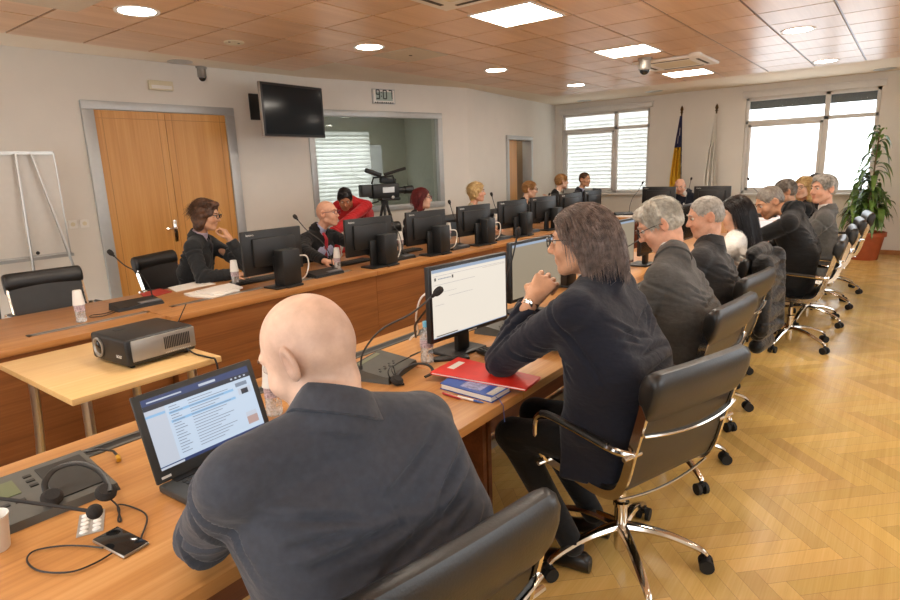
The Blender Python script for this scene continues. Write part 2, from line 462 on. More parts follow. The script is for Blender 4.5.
# baseboards
m = MB(); m.bx((XR - .018, YN, 0), (XR, 6.2, .075)); struct(m.build('baseboard_right', 'baseboard_wood', smooth=0))
m = MB(); m.bx((XB, YL - .018, 0), (5.45, YL, .075)); struct(m.build('baseboard_left', 'baseboard_wood', smooth=0))
for k, (a, d, L, nm) in enumerate(((_a, _d, (_b - _a).length, 'baseboard_booth'), (_b, _dc, (_c - _b).length, 'baseboard_corner'))):
    m = MB(); R = Matrix((d, Vector((-d.y, d.x, 0)), Vector((0, 0, 1)))).transposed(); n_ = Vector((-d.y, d.x, 0))
    if k == 0: spans = [(0, L)]
    else: spans = [(0, D2[0] - .07), (D2[1] + .07, L)]
    for s0, s1 in spans: m.box(a + d * (s0 + s1) / 2 - n_ * .009 + Vector((0, 0, .0375)), (s1 - s0, .018, .075), R)
    struct(m.build(nm, 'baseboard_wood', smooth=0))

# windows of the right wall -------------------------------------------------
def make_window(n, W, mull, trans, lower_leaf):
    y0, y1, z0, z1 = W; X = XR; f = .055; m = MB()
    def bar(ya, yb, za, zb, d0=.03, d1=.09): m.bx((X + d0, ya, za), (X + d1, yb, zb), .006)
    bar(y0, y0 + f, z0, z1); bar(y1 - f, y1, z0, z1); bar(y0, y1, z0, z0 + f); bar(y0, y1, z1 - f, z1)
    bar(mull - f * .7, mull + f * .7, z0, z1); bar(y0, y1, trans - f * .6, trans + f * .6)
    for ya, yb in lower_leaf:   # opening sash inside the frame
        s = .05
        bar(ya, ya + s, z0 + f, trans - f * .6, .015, .075); bar(yb - s, yb, z0 + f, trans - f * .6, .015, .075)
        bar(ya, yb, z0 + f, z0 + f + s, .015, .075); bar(ya, yb, trans - f * .6 - s, trans - f * .6, .015, .075)
    root = struct(m.build('window_%d' % n, 'white_frame', smooth=30))
    g = MB(); g.bx((X + .055, y0 + .02, z0 + .02), (X + .059, y1 - .02, z1 - .02)); g.build('window_pane', 'window_glass', root, 0)
    s = MB(); s.bx((X - .11, y0 - .04, z0 - .035), (X + .03, y1 + .04, z0), .006); s.build('window_sill', 'white_frame', root, 30)
    b = MB(); b.bx((X - .03, y0 - .05, z1 + .005), (X + .0, y1 + .05, z1 + .105), .008); b.bx((X - .045, y0 - .06, z1 + .09), (X, y1 + .06, z1 + .115), .006); b.build('blind_housing', 'white_frame', root, 30)
    return root
w1 = make_window(1, W1, 4.87, 2.32, [(4.90, 6.0)])
w2 = make_window(2, W2, 1.22, 2.24, [(1.26, 2.40)])
# venetian blinds behind the first window
def venetian(name, X, y0, y1, z0, z1, root, step=.078, tilt=1.2):
    m = MB(); z = z0
    R = Matrix.Rotation(tilt, 3, 'Y')
    while z < z1: m.box((X, (y0 + y1) / 2, z), (.108, y1 - y0, .002), R); z += step
    m.bx((X - .03, y0, z1 - .01), (X + .03, y1, z1 + .03))
    return m.build(name, 'blind_slat', root, 0)
venetian('venetian_blind', XR + .15, 4.2, 6.03, 1.05, 2.60, w1)
# raised outside shutter seen as a grey band at the top of the second window
m = MB(); m.bx((XR + .13, .45, 2.47), (XR + .19, 2.5, 2.72)); m.build('outside_shutter', 'grey_plastic', w2, 0)
# windows added in the unseen walls to let more daylight in
for k, (a, b, z0, z1) in enumerate(NW):
    m = MB(); f = .06
    for lo, hi in (((a, z0), (a + f, z1)), ((b - f, z0), (b, z1)), ((a, z0), (b, z0 + f)), ((a, z1 - f), (b, z1)), (((a + b) / 2 - .03, z0), ((a + b) / 2 + .03, z1))):
        m.bx((lo[0], YN - .1, lo[1]), (hi[0], YN - .04, hi[1]))
    struct(m.build('window_%d' % (3 + k), 'white_frame', smooth=0))
for k, (a, b, z0, z1) in enumerate(BW):
    m = MB(); f = .06
    for lo, hi in (((a, z0), (a + f, z1)), ((b - f, z0), (b, z1)), ((a, z0), (b, z0 + f)), ((a, z1 - f), (b, z1)), (((a + b) / 2 - .03, z0), ((a + b) / 2 + .03, z1))):
        m.bx((XB - .1, lo[0], lo[1]), (XB - .04, hi[0], hi[1]))
    struct(m.build('window_%d' % (6 + k), 'white_frame', smooth=0))

# double door ------------------------------------------------------------
def make_double_door():
    x0, x1, zt = 2.735, 4.335, 2.43; f = .085; y = YL; m = MB()
    m.bx((x0 - f * .3, y - .045, 0), (x0 + f, y + .0, zt - f - .001), .004); m.bx((x1 - f, y - .045, 0), (x1 + f * .3, y, zt - f - .001), .004); m.bx((x0 - f * .3, y - .046, zt - f), (x1 + f * .3, y, zt), .004)
    root = struct(m.build('door_1', 'soft_grey_frame', smooth=30))
    mid = (x0 + x1) / 2
    for a, b in ((x0 + f, mid), (mid, x1 - f)):
        l = MB(); g = .003; l.bx((a + g, y - .02, .01), (b - g, y - .001, zt - f - .004))
        leaf = l.build('door_leaf', 'door_veneer', root, 0)
        gr = MB(); w = .005   # inlaid lines
        for xx in (a + .075, b - .075): gr.bx((xx - w / 2, y - .0212, .01), (xx + w / 2, y - .019, zt - f - .01))
        gr.bx((a + .004, y - .0212, zt - f - .085), (b - .004, y - .019, zt - f - .08)); gr.build('inlay_line', 'beech_edge', leaf, 0)
    h = MB(); hx = mid - .045
    h.box((hx, y - .025, 1.05), (.042, .012, .25), None, .005); h.tube([(hx, y - .03, 1.08), (hx, y - .075, 1.08), (hx - .03, y - .085, 1.08), (hx - .13, y - .085, 1.085)], .009, 8)
    h.build('door_handle', 'chrome', root)
make_double_door()
# second door, ajar, in the corner wall
def make_corner_door():
    R = Matrix((_dc, Vector((-_dc.y, _dc.x, 0)), Vector((0, 0, 1)))).transposed(); n_ = Vector((-_dc.y, _dc.x, 0))
    def P(s, o, z): return _b + _dc * s + n_ * o + Vector((0, 0, z))
    s0, s1, z1 = D2[0], D2[1], D2[3]; f = .06; m = MB()
    for sa, sb, za, zb in ((s0 - f, s0 + .015, 0, z1 - .016), (s1 - .015, s1 + f, 0, z1 - .016), (s0 - f, s1 + f, z1 - .015, z1 + f)):
        m.box(P((sa + sb) / 2, .06, (za + zb) / 2), (sb - sa, .2, zb - za), R, .006)
    root = struct(m.build('door_2', 'soft_grey_frame', smooth=30))
    l = MB(); w = (s1 - s0) * .62
    l.box(P(s0 + w / 2 + .01, .13, z1 / 2), (w, .04, z1 - .02), R); l.build('door_leaf', 'door_veneer', root, 0)
    b = MB(); b.box(P((s0 + s1) / 2, .62, 1.2), (1.6, .05, 2.4), R); b.box(P(s0 - .2, .4, 1.2), (.05, .46, 2.4), R); b.box(P(s1 + .2, .4, 1.2), (.05, .46, 2.4), R); o = b.build('wall_passage', 'passage', None, 0); struct(o)
make_corner_door()

# interpreters' booth behind the glass -----------------------------------------
def make_booth():
    n_ = Vector((-_d.y, _d.x, 0)); R = Matrix((_d, n_, Vector((0, 0, 1)))).transposed()
    def P(s, o, z): return _a + _d * s + n_ * o + Vector((0, 0, z))
    s0, s1, z0, z1 = BH; f = .075; m = MB()
    for sa, sb, za, zb in ((s0 - f, s0 + .01, z0 + .011, z1 - .011), (s1 - .01, s1 + f, z0 + .011, z1 - .011), (s0 - f, s1 + f, z1 - .01, z1 + f), (s0 - f, s1 + f, z0 - f, z0 + .01)):
        m.box(P((sa + sb) / 2, .02, (za + zb) / 2), (sb - sa, .1, zb - za), R, .006)
    root = struct(m.build('window_8', 'soft_grey_frame', smooth=30))
    g = MB(); g.box(P((s0 + s1) / 2, .05, (z0 + z1) / 2), (s1 - s0, .006, z1 - z0), R); g.build('window_pane', 'booth_glass', root, 0)
    # the small room behind: side walls, back wall with its own window, ceiling
    D = 1.7; L = s1 + .5; bs0, bs1 = .28, 1.86   # back window span
    m = MB()
    def blk(sa, sb, oa, ob, za, zb): m.box(P((sa + sb) / 2, (oa + ob) / 2, (za + zb) / 2), (sb - sa, ob - oa, zb - za), R)
    blk(-.8, bs0, D, D + .1, 0, 2.6); blk(bs1, L, D, D + .1, 0, 2.6); blk(bs0, bs1, D, D + .1, 0, 1.05); blk(bs0, bs1, D, D + .1, 2.28, 2.6)
    blk(-.9, -.8, .16, D + .1, 0, 2.6); blk(L, L + .1, .16, D + .1, 0, 2.6)
    struct(m.build('wall_interior', 'booth_wall', smooth=0))
    m = MB(); blk(-.9, L + .1, .16, D + .1, 2.56, 2.66); struct(m.build('ceiling_interior', 'booth_wall', smooth=0))
    m = MB(); blk(-.9, L + .1, .16, D + .1, .0, .02); struct(m.build('floor_interior', 'booth_wall', smooth=0))
    m = MB(); z = 1.08
    R2 = R @ Matrix.Rotation(1.15, 3, 'X')
    while z < 2.28: m.box(P((bs0 + bs1) / 2, D - .04, z), (bs1 - bs0 + .02, .092, .002), R2); z += .066
    o = struct(m.build('window_9', 'blind_slat', smooth=0))
    m = MB(); m.box(P(s1 - .35, 1.0, 2.553), (.22, .22, .012), R); 
    o = m.build('downlight', 'lamp_soft', smooth=0); tag(o, 'small ceiling light seen through the booth glass', 'ceiling light')
plain('booth_wall', '#c3c4b9', .8, var=.03)
emit('lamp_soft', '#fff3dd', 3.0)
make_booth()

# ------------------------------------------------------------------ light
wd = bpy.data.worlds.new('sky'); SC.world = wd; wd.use_nodes = True
wn = wd.node_tree; bg = wn.nodes['Background']; bg.inputs['Color'].default_value = (.92, .96, 1.0, 1); bg.inputs['Strength'].default_value = 1.9
SC.view_settings.view_transform = 'Standard'; SC.view_settings.look = 'None'; SC.view_settings.gamma = 1.0; SC.view_settings.use_curve_mapping = False
SC.view_settings.exposure = 1.45

# ceiling lamps ------------------------------------------------------------
def downlight(x, y, r=.125, lab=None, grp=None):
    t = thing('downlight', (x, y, H_CEIL - .012), 0, lab, 'ceiling light', grp)
    m = MB(); m.lathe([(r, -.002), (r + .03, -.008), (r + .034, 0), (r + .03, .004)], n=32); m.build('trim_ring', 'white_frame', t)
    m = MB(); m.lathe([(0, -.004), (r + .002, -.004), (r + .002, .001)], n=32); m.build('diffuser', 'lamp_light', t)
    return t
DL = [(137, 11, 'round recessed downlight over the door side, nearest of its row'), (369, 47, 'round recessed downlight second along the row by the clock wall'),
      (496, 70, 'round recessed downlight third along the row, above the blonde woman'), (576, 85, 'farthest small round downlight in the row by the clock wall'),
      (798, 30, 'round recessed downlight over the chairs, larger of the right pair'), (826, 61, 'round recessed downlight above the right window, smaller of its pair')]
for u, v, lab in DL: p = pz(u, v, H_CEIL - .012); downlight(p[0], p[1], .125, lab, 'recessed round downlights')
for x, y in ((4.75, 1.03), (2.3, 1.03), (.1, 4.6), (-.2, 1.03), (2.4, -1.2), (4.8, -1.2), (7.2, -1.2), (0, -1.2)):  # extra lamps outside the view, added to brighten the room
    if (x, y) == (4.75, 1.03): continue
    downlight(x, y, .125, 'added round downlight out of view, for extra light', 'added downlights out of view')
def panel_lamp(u, v, lab, sx=.56, sy=.56, xy=None):
    p = pz(u, v, H_CEIL - .012) if xy is None else xy
    t = thing('ceiling_panel_light', (p[0], p[1], H_CEIL - .012), 0, lab, 'ceiling light', 'square ceiling panel lights')
    m = MB(); 
    for a, b, c, d in ((-.3, -.3, .3, -.28), (-.3, .28, .3, .3), (-.3, -.28, -.28, .28), (.28, -.28, .3, .28)): m.bx((a, b, -.008), (c, d, .004))
    m.build('frame', 'white_frame', t, 0)
    m = MB(); m.bx((-.28, -.28, -.003), (.28, .28, .003)); m.build('diffuser', 'panel_light', t, 0)
panel_lamp(517, 15, 'largest bright square ceiling light at top centre')
panel_lamp(628, 51, 'square ceiling light just left of the dome camera over the table')
panel_lamp(688, 73, 'farthest square ceiling light beyond the white ceiling cassette')
panel_lamp(745, 0, 'square ceiling light cut by the top edge of the photo', xy=(4.72, 1.04))
for x, y in ((2.3, 2.7), (0.0, 2.7)): panel_lamp(0, 0, 'added square ceiling light out of view, for extra light', xy=(x, y))  # two more panels added outside the view for brightness
# ------------------------------------------------------------------ tables
ZT = .75
def desk_unit(name, x0, x1, y0, y1, front_y, panel_mat, label, group, front_side=-1, axis='X', th=.038, jog=0):
    """front_y: plane of the vertical panel; y0..y1 top"""
    t = thing(name, ((x0 + x1) / 2, (y0 + y1) / 2, 0), 0, label, 'table', group); ox, oy = (x0 + x1) / 2, (y0 + y1) / 2
    m = MB(); m.bx((x0 - ox + .0015, y0 - oy, ZT - th), (x1 - ox - .0015, y1 - oy, ZT), .003); m.build('tabletop', 'wood_table' if front_side > 0 else 'wood_table_dimmed', t, 30)
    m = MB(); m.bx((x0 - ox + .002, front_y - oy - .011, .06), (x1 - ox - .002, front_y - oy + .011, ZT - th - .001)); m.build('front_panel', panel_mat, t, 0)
    for xx in (x0 + .02, x1 - .02):
        m = MB(); a, b = sorted((front_y, (y1 if front_side < 0 else y0) - front_side * -.18)); m.bx((xx - ox - .013, a - oy, 0), (xx - ox + .013, b - oy, ZT - th - .001)); m.build('side_panel', panel_mat, t, 0)
    return t
far_x = [-.1, 1.86, 3.77, 5.68, 7.55, 9.42]
far_lab = ['left end unit of the long far table, holding the lone microphone', 'far table unit in front of the man with the red tie', 'far table unit in front of the red-haired woman',
           'far table unit in front of the curly blonde woman', 'right end unit of the far table by the corner']
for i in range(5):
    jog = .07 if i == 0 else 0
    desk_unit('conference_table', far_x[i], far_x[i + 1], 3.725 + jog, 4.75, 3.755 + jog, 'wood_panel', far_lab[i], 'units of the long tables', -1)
near_x = [-.55, 1.93, 3.85, 5.77, 7.69, 9.42]
near_lab = ['near table unit carrying the open laptop and the white cup', 'near table unit under the red folder and lit monitor', 'near table unit in front of the two grey-haired men',
            'near table unit in front of the black-jacketed man', 'right end unit of the near table, toward the bright window']
for i in range(5):
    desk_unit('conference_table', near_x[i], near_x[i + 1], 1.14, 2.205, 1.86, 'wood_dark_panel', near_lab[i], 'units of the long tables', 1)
# head table closing the horseshoe
def head_table():
    x0, x1, y0, y1 = 9.43, 10.5, 1.14, 4.75; ox, oy = (x0 + x1) / 2, (y0 + y1) / 2
    t = thing('conference_table', (ox, oy, 0), 0, 'head table across the far end, in front of the flags', 'table', 'units of the long tables')
    m = MB(); m.bx((x0 - ox, y0 - oy, ZT - .038), (x1 - ox, y1 - oy, ZT), .003); m.build('tabletop', 'wood_table', t, 30)
    m = MB(); m.bx((x0 - ox + .02, 2.2 - oy, .0), (x0 - ox + .045, 3.72 - oy, ZT - .04)); m.build('front_panel', 'wood_end', t, 0)
    for yy in (y0 + .02, y1 - .02):
        m = MB(); m.bx((x0 - ox + .05, yy - oy - .013, 0), (x1 - ox - .2, yy - oy + .013, ZT - .04)); m.build('side_panel', 'wood_end', t, 0)
head_table()
# foot rail under the near table
m = MB(); m.bx((-.3, 1.80, 0.0), (9.3, 1.835, .055)); tag(m.build('floor_duct', 'aluminium', None, 0), 'pale metal cable duct on the floor under the near table', 'cable duct')

# aluminium cable slots in the tops
def slot(x0, x1, y, lab, w=.05, mat='aluminium'):
    t = thing('cable_slot', ((x0 + x1) / 2, y, ZT), 0, lab, 'cable slot', 'cable slots along the tables'); h = (x1 - x0) / 2
    m = MB(); m.bx((-h, -w / 2, 0), (h, -w / 2 + .016, .004)); m.bx((-h, w / 2 - .016, 0), (h, w / 2, .004)); m.bx((-h, -w / 2, 0), (-h + .02, w / 2, .004)); m.bx((h - .02, -w / 2, 0), (h, w / 2, .004)); m.build('frame', mat, t, 0)
    m = MB(); m.bx((-h + .01, -w / 2 + .01, 0), (h - .01, w / 2 - .01, .002)); m.build('brush_insert', 'black_plastic' if mat != 'aluminium' else 'dark_grey_plastic', t, 0)
fs = [(1.15, 1.86, 'slot beside the lone far microphone'), (2.02, 2.78, 'slot under the white papers on the far table'), (2.92, 3.70, 'slot before the bald man with a red tie'), (3.88, 4.72, 'slot before the second far monitor'),
      (4.95, 5.6, 'slot before the red-haired woman'), (5.8, 6.5, 'slot before the curly blonde woman'), (6.7, 7.4, 'slot before the short-haired woman'), (7.7, 8.4, 'slot before the far corner monitors')]
for a, b, lab in fs: slot(a, b, 4.035 if a < 2.8 else 4.0, 'pale metal cable ' + lab)
for a, b, lab in ((.55, 1.45, 'slot behind the open laptop'), (1.62, 2.5, 'slot behind the near bottle and monitor'), (2.75, 3.6, 'slot behind the second near monitor')): slot(a, b, 2.06, 'grey cable ' + lab, .07, 'grey_plastic')

# small beech table with the projector
def projector_table():
    x0, x1, y0, y1, z = .90, 1.61, 2.76, 3.69, .715
    cx, cy = (x0 + x1) / 2, (y0 + y1) / 2
    t = thing('side_table', (cx, cy, 0), 0, 'small beech table with metal legs carrying the projector', 'table')
    m = MB(); m.bx((x0 - cx, y0 - cy, z - .03), (x1 - cx, y1 - cy, z), .003); m.build('tabletop', 'beech', t, 30)
    for sx in (-1, 1):
        for sy in (-1, 1):
            m = MB(); bx_, by_ = sx * (x1 - x0) * .36, sy * (y1 - y0) * .36
            m.tube(bez((bx_, by_, z - .03), (bx_, by_, z * .66), (bx_ * 1.02, by_ + .03, z * .33), (bx_ * 1.12, by_ + .08 * sy, 0.0), 8), .034, 10, flat=.6); m.build('leg', 'aluminium', t)
projector_table()

# ------------------------------------------------------------------ office chair
def chair_profile():
    return catmull([(0, .25, .435), (0, .22, .47), (0, .05, .462), (0, -.10, .452), (0, -.185, .475), (0, -.225, .545), (0, -.255, .665), (0, -.29, .80), (0, -.322, .938)], 5)
def make_chair(name, label):
    t = thing(name, (0, 0, 0), 0, label, 'chair', 'black leather office chairs')
    P = chair_profile(); n = len(P)
    # sling: seat and back
    def sling(i0, i1, th, nm, bulge):
        m = MB(); path = []; W = .245
        for i in range(i0, i1):
            tg = (P[min(i + 1, n - 1)] - P[max(i - 1, 0)]).normalized(); nr = Vector((0, -tg.z, tg.y))
            if nr.y < 0 and nr.z < 0: nr = -nr
            path.append((P[i], Vector((1, 0, 0)), nr))
        prof = []
        k = 10
        for q in range(k + 1):
            a = -W + 2 * W * q / k; prof.append((a, th - bulge * (a / W) ** 2))
        for q in range(k + 1):
            a = W - 2 * W * q / k; prof.append((a, -.006))
        m.sweep(path, prof); return m.build(nm, 'leather', t, 40)
    sling(0, 24, .030, 'seat', .004); bk = sling(23, n - 1, .024, 'backrest', .004)
    # thick padded roll over the top of the back
    m = MB(); top = P[-1]; cs = []
    R = Matrix.Rotation(math.radians(14), 3, 'X')
    prof = [(-.022, -.15), (-.035, -.11), (-.038, -.05), (-.030, .0), (-.010, .026), (.018, .030), (.038, .012), (.044, -.03), (.036, -.075), (.022, -.10), (.012, -.105)]
    path = []
    xs = [(-.272, .45), (-.270, .72), (-.262, .90), (-.248, .98)] + [(-.23 + .46 * q / 12, 1.0) for q in range(13)] + [(.248, .98), (.262, .90), (.270, .72), (.272, .45)]
    for x, s in xs: path.append((Vector((x, top.y + .008 * ((x / .268) ** 2 - 1), top.z - .005 - .045 * (1 - s))), Vector((0, s, 0)), Vector((0, -.24 * s, .97 * s))))
    m.sweep(path, prof); m.build('headrest', 'leather', bk, 50)
    for sx in (-1, 1):
        m = MB(); path = []
        for i in range(n):
            tg = (P[min(i + 1, n - 1)] - P[max(i - 1, 0)]).normalized(); path.append((P[i] + Vector((sx * .257, 0, 0)), Vector((1, 0, 0)), Vector((0, -tg.z, tg.y))))
        m.sweep(path, [(-.007, -.017), (.007, -.017), (.007, .017), (-.007, .017)]); m.build('side_rail', 'chrome', t, 40)
    # cross bars of the back
    m = MB()
    m.tube([(x, -.30 - .028 * (1 - (x / .24) ** 2), .735 - .012 * (1 - (x / .24) ** 2)) for x in np.linspace(-.257, .257, 13)], .011, 8, flat=.6)
    m.build('cross_bar', 'chrome', t); m = MB(); m.tube([(x, -.20 - .01 * (1 - (x / .24) ** 2), .455 - .02 * (1 - (x / .24) ** 2)) for x in np.linspace(-.257, .257, 9)], .0055, 8); m.build('cross_bar', 'chrome', t)
    for sx in (-1, 1):
        m = MB(); x = sx * .295
        arm = catmull([(sx * .262, -.262, .655), (x, -.20, .662), (x, -.05, .672), (x, .10, .680), (x, .165, .668), (x, .195, .62), (x, .185, .53), (sx * .262, .165, .462)], 5)
        m.tube(arm, .010, 8, flat=1.3); m.tube([(sx * .225, -.262, .655), (sx * .31, -.262, .655)], .009, 8); m.tube([(sx * .225, .165, .462), (sx * .305, .165, .462)], .009, 8); ar = m.build('armrest', 'chrome', t)
        m = MB(); m.tube([p + Vector((0, 0, .006)) for p in arm[6:20]], .015, 8, flat=.8); m.build('arm_pad', 'leather', ar)
    m = MB(); m.cyl((0, 0, .26), (0, 0, .42), .014, 12); m.box((0, -.01, .432), (.30, .20, .03), None, .008); m.build('mechanism', 'black_plastic', t)
    m = MB(); m.lathe([(.0, .045), (.022, .045), (.026, .06), (.026, .245), (.033, .25), (.033, .265), (.018, .27), (.016, .34)], n=16)
    m.tube([(.05, .0, .42), (.2, .03, .415), (.27, .04, .41)], .006, 6); m.build('gas_column', 'chrome', t)
    for k in range(5):
        a = math.radians(90 + 72 * k + 4); d = Vector((math.cos(a), math.sin(a), 0)); m = MB()
        pts = [d * .02 + Vector((0, 0, .155)), d * .09 + Vector((0, 0, .152)), d * .18 + Vector((0, 0, .138)), d * .26 + Vector((0, 0, .112)), d * .315 + Vector((0, 0, .088)), d * .335 + Vector((0, 0, .07))]
        m.tube(catmull(pts, 3), [.026 - .013 * i / 15 for i in range(16)], 8, flat=.75); lg = m.build('leg', 'chrome', t)
        m = MB(); c = d * .335; s = Vector((-d.y, d.x, 0))
        for q in (-1, 1): m.cyl(c + s * (q * .011) + Vector((0, 0, .029)), c + s * (q * .029) + Vector((0, 0, .029)), .029, 16)
        m.cyl(c + Vector((0, 0, .03)), c + Vector((0, 0, .075)), .009, 8); m.box(c + Vector((0, 0, .05)), (.03, .03, .02), None, .006); m.build('caster', 'rubber', lg)
    return t
CH = make_chair('office_chair', 'black leather chair with padded roll top, nearest, cut by the bottom edge')
CH.location = (.825, .905, 0); CH.rotation_euler = (0, 0, math.radians(-11.5))
chairs = [(2.15, .81, -19, 'black leather chair with chrome frame under the long-haired man, fully visible from behind'),
          (3.06, .93, -7, 'black leather chair behind the grey-suited man with glasses'),
          (3.88, .98, -7, 'black leather chair behind the cropped grey-haired man in dark suit'),
          (4.62, 1.12, -6, 'black chair under the dark-haired woman, hung with a black jacket'),
          (5.80, .715, 2, 'black leather chair in side view beneath the man in a black jacket'),
          (6.74, .70, 6, 'black leather chair of the man leaning back in a grey jacket'),
          (7.62, .69, 8, 'black leather chair second beyond the black-jacketed man'),
          (8.52, .66, 10, 'farthest black leather chair of the near row, by the plant'),
          (1.70, 5.08, 176, 'empty black chair before the white board, leftmost at the far table'),
          (2.80, 5.22, 204, 'black chair behind the back of the dark-suited man with tousled hair'), (4.15, 5.28, 182, 'black chair of the bald man with a red tie'),
          (5.75, 5.15, 180, 'black chair of the red-haired woman'), (7.0, 5.1, 180, 'black chair of the curly blonde woman'), (8.35, 5.1, 180, 'black chair of the short-haired woman with hand at face'),
          (9.45, 5.15, 180, 'black chair of the fair-haired person by the corner window'), (10.5, 5.25, 180, 'black chair of the dark-haired man in the far corner'),
          (11.25, 3.2, 90, 'black chair of the bald man at the head table')]
for x, y, r, lab in chairs: dup(CH, (x, y, 0), math.radians(r), lab)
# ------------------------------------------------------------------ continuous bodies from blended volumes
def V3(*a): return np.array(a, float)
def nrmz(v): return v / (np.linalg.norm(v) + 1e-12)
class Field:
    def __init__(s, lo, hi, res):
        s.res = res; s.lo = np.array(lo, float); n = np.ceil((np.array(hi) - s.lo) / res).astype(int) + 1
        s.ax = [s.lo[i] + res * np.arange(n[i]) for i in range(3)]; s.D = np.full(n, .2, np.float32)
    def _win(s, lo, hi, pad):
        sl = []
        for i in range(3):
            a = int(max(0, math.floor((lo[i] - pad - s.lo[i]) / s.res))); b = int(min(s.D.shape[i], math.ceil((hi[i] + pad - s.lo[i]) / s.res) + 1))
            if b <= a: return None
            sl.append(slice(a, b))
        X = np.stack(np.meshgrid(*[s.ax[i][sl[i]] for i in range(3)], indexing='ij'), -1)
        return tuple(sl), X
    def _mix(s, w, d, k, sub):
        sl, X = w; A = s.D[sl]; d = d.astype(np.float32)
        if sub:
            B = -d; h = np.clip(.5 - .5 * (A - B) / k, 0, 1) if k > 0 else (B > A); s.D[sl] = A * (1 - h) + B * h + k * h * (1 - h)
        else:
            h = np.clip(.5 + .5 * (A - d) / k, 0, 1); s.D[sl] = A * (1 - h) + d * h - k * h * (1 - h)
    def cone(s, a, b, ra, rb, k=.02, sub=False):
        a = np.asarray(a, float); b = np.asarray(b, float); R = max(ra, rb); w = s._win(np.minimum(a, b) - R, np.maximum(a, b) + R, k + 3 * s.res)
        if w is None: return s
        ab = b - a; L2 = ab @ ab + 1e-12; p = w[1] - a; t = np.clip((p @ ab) / L2, 0, 1)
        s._mix(w, np.linalg.norm(p - t[..., None] * ab, axis=-1) - (ra + (rb - ra) * t), k, sub); return s
    def cyl(s, a, b, ra, rb, k=.01, sub=False):
        """flat-ended cone"""
        a = np.asarray(a, float); b = np.asarray(b, float); R = max(ra, rb); w = s._win(np.minimum(a, b) - R, np.maximum(a, b) + R, k + 3 * s.res)
        if w is None: return s
        L = np.linalg.norm(b - a); u = (b - a) / L; p = w[1] - a; t = p @ u; r = np.linalg.norm(p - t[..., None] * u, axis=-1); rr = ra + (rb - ra) * np.clip(t / L, 0, 1)
        dx = r - rr; dy = np.abs(t - L / 2) - L / 2
        s._mix(w, np.minimum(np.maximum(dx, dy), 0) + np.hypot(np.maximum(dx, 0), np.maximum(dy, 0)), k, sub); return s
    def ell(s, c, r, R=None, k=.02, sub=False):
        c = np.asarray(c, float); r = np.asarray(r, float); m = r.max(); w = s._win(c - m, c + m, k + 3 * s.res)
        if w is None: return s
        p = w[1] - c
        if R is not None: p = p @ R          # columns of R: local axes
        k0 = np.linalg.norm(p / r, axis=-1); k1 = np.linalg.norm(p / (r * r), axis=-1) + 1e-9
        s._mix(w, k0 * (k0 - 1) / k1, k, sub); return s
    def box(s, c, h, R=None, rad=.01, k=.02, sub=False):
        c = np.asarray(c, float); h = np.asarray(h, float); m = np.linalg.norm(h) + rad; w = s._win(c - m, c + m, k + 3 * s.res)
        if w is None: return s
        p = w[1] - c
        if R is not None: p = p @ R
        q = np.abs(p) - (h - rad); s._mix(w, np.linalg.norm(np.maximum(q, 0), axis=-1) + np.minimum(q.max(-1), 0) - rad, k, sub); return s
    def half(s, c, n, k=.01):
        """cut everything on the side n points to"""
        n = nrmz(np.asarray(n, float)); X = np.stack(np.meshgrid(*s.ax, indexing='ij'), -1); d = ((X - c) @ n).astype(np.float32)
        s.D = np.maximum(s.D, d); return s
    def mesh(s):
        D = s.D; D[[0, -1]] = .1; D[:, [0, -1]] = .1; D[:, :, [0, -1]] = .1
        I = D < 0; nx, ny, nz = D.shape
        def c8(A): return [A[i:nx - 1 + i, j:ny - 1 + j, k:nz - 1 + k] for i in (0, 1) for j in (0, 1) for k in (0, 1)]
        C = c8(I); cnt = sum(c.astype(np.int8) for c in C); act = (cnt > 0) & (cnt < 8)
        idx = np.argwhere(act); N = len(idx); vid = np.full(act.shape, -1, np.int64); vid[tuple(idx.T)] = np.arange(N)
        acc = np.zeros((N, 3)); w = np.zeros(N); off = [(i, j, k) for i in (0, 1) for j in (0, 1) for k in (0, 1)]
        val = [D[idx[:, 0] + o[0], idx[:, 1] + o[1], idx[:, 2] + o[2]] for o in off]
        for e in range(8):
            for ax in range(3):
                o = off[e]
                if o[ax]: continue
                o2 = list(o); o2[ax] = 1; f = off.index(tuple(o2)); a, b = val[e], val[f]; cr = (a < 0) != (b < 0)
                t = np.where(cr, a / np.where(cr, a - b, 1), 0); p = np.tile(np.array(o, float), (N, 1)); p[:, ax] = t; acc[cr] += p[cr]; w[cr] += 1
        V = s.lo + (idx + acc / w[:, None]) * s.res
        F = []
        for ax in range(3):
            u, v = [(1, 2), (2, 0), (0, 1)][ax]
            sh = [slice(None)] * 3; a = [slice(1, -1)] * 3; a[ax] = slice(0, -1); b = [slice(1, -1)] * 3; b[ax] = slice(1, None)
            A, B = I[tuple(a)], I[tuple(b)]; E = np.argwhere(A != B)
            if not len(E): continue
            flip = B[tuple(E.T)]; base = E + 1; base[:, ax] -= 1
            q = []
            for du, dv in ((-1, -1), (0, -1), (0, 0), (-1, 0)):
                c = base.copy(); c[:, u] += du; c[:, v] += dv; q.append(vid[tuple(c.T)])
            q = np.stack(q, 1); q[flip] = q[flip][:, ::-1]; F.append(q)
        F = np.concatenate(F)
        return V, F[(F >= 0).all(1)]
def relax(V, F, n=1, lam=.5):
    E = np.concatenate([F[:, [0, 1]], F[:, [1, 2]], F[:, [2, 3]], F[:, [3, 0]]])
    for _ in range(n):
        acc = np.zeros_like(V); c = np.zeros(len(V)); np.add.at(acc, E[:, 0], V[E[:, 1]]); np.add.at(c, E[:, 0], 1); np.add.at(acc, E[:, 1], V[E[:, 0]]); np.add.at(c, E[:, 1], 1)
        V = V + lam * (acc / c[:, None] - V)
    return V
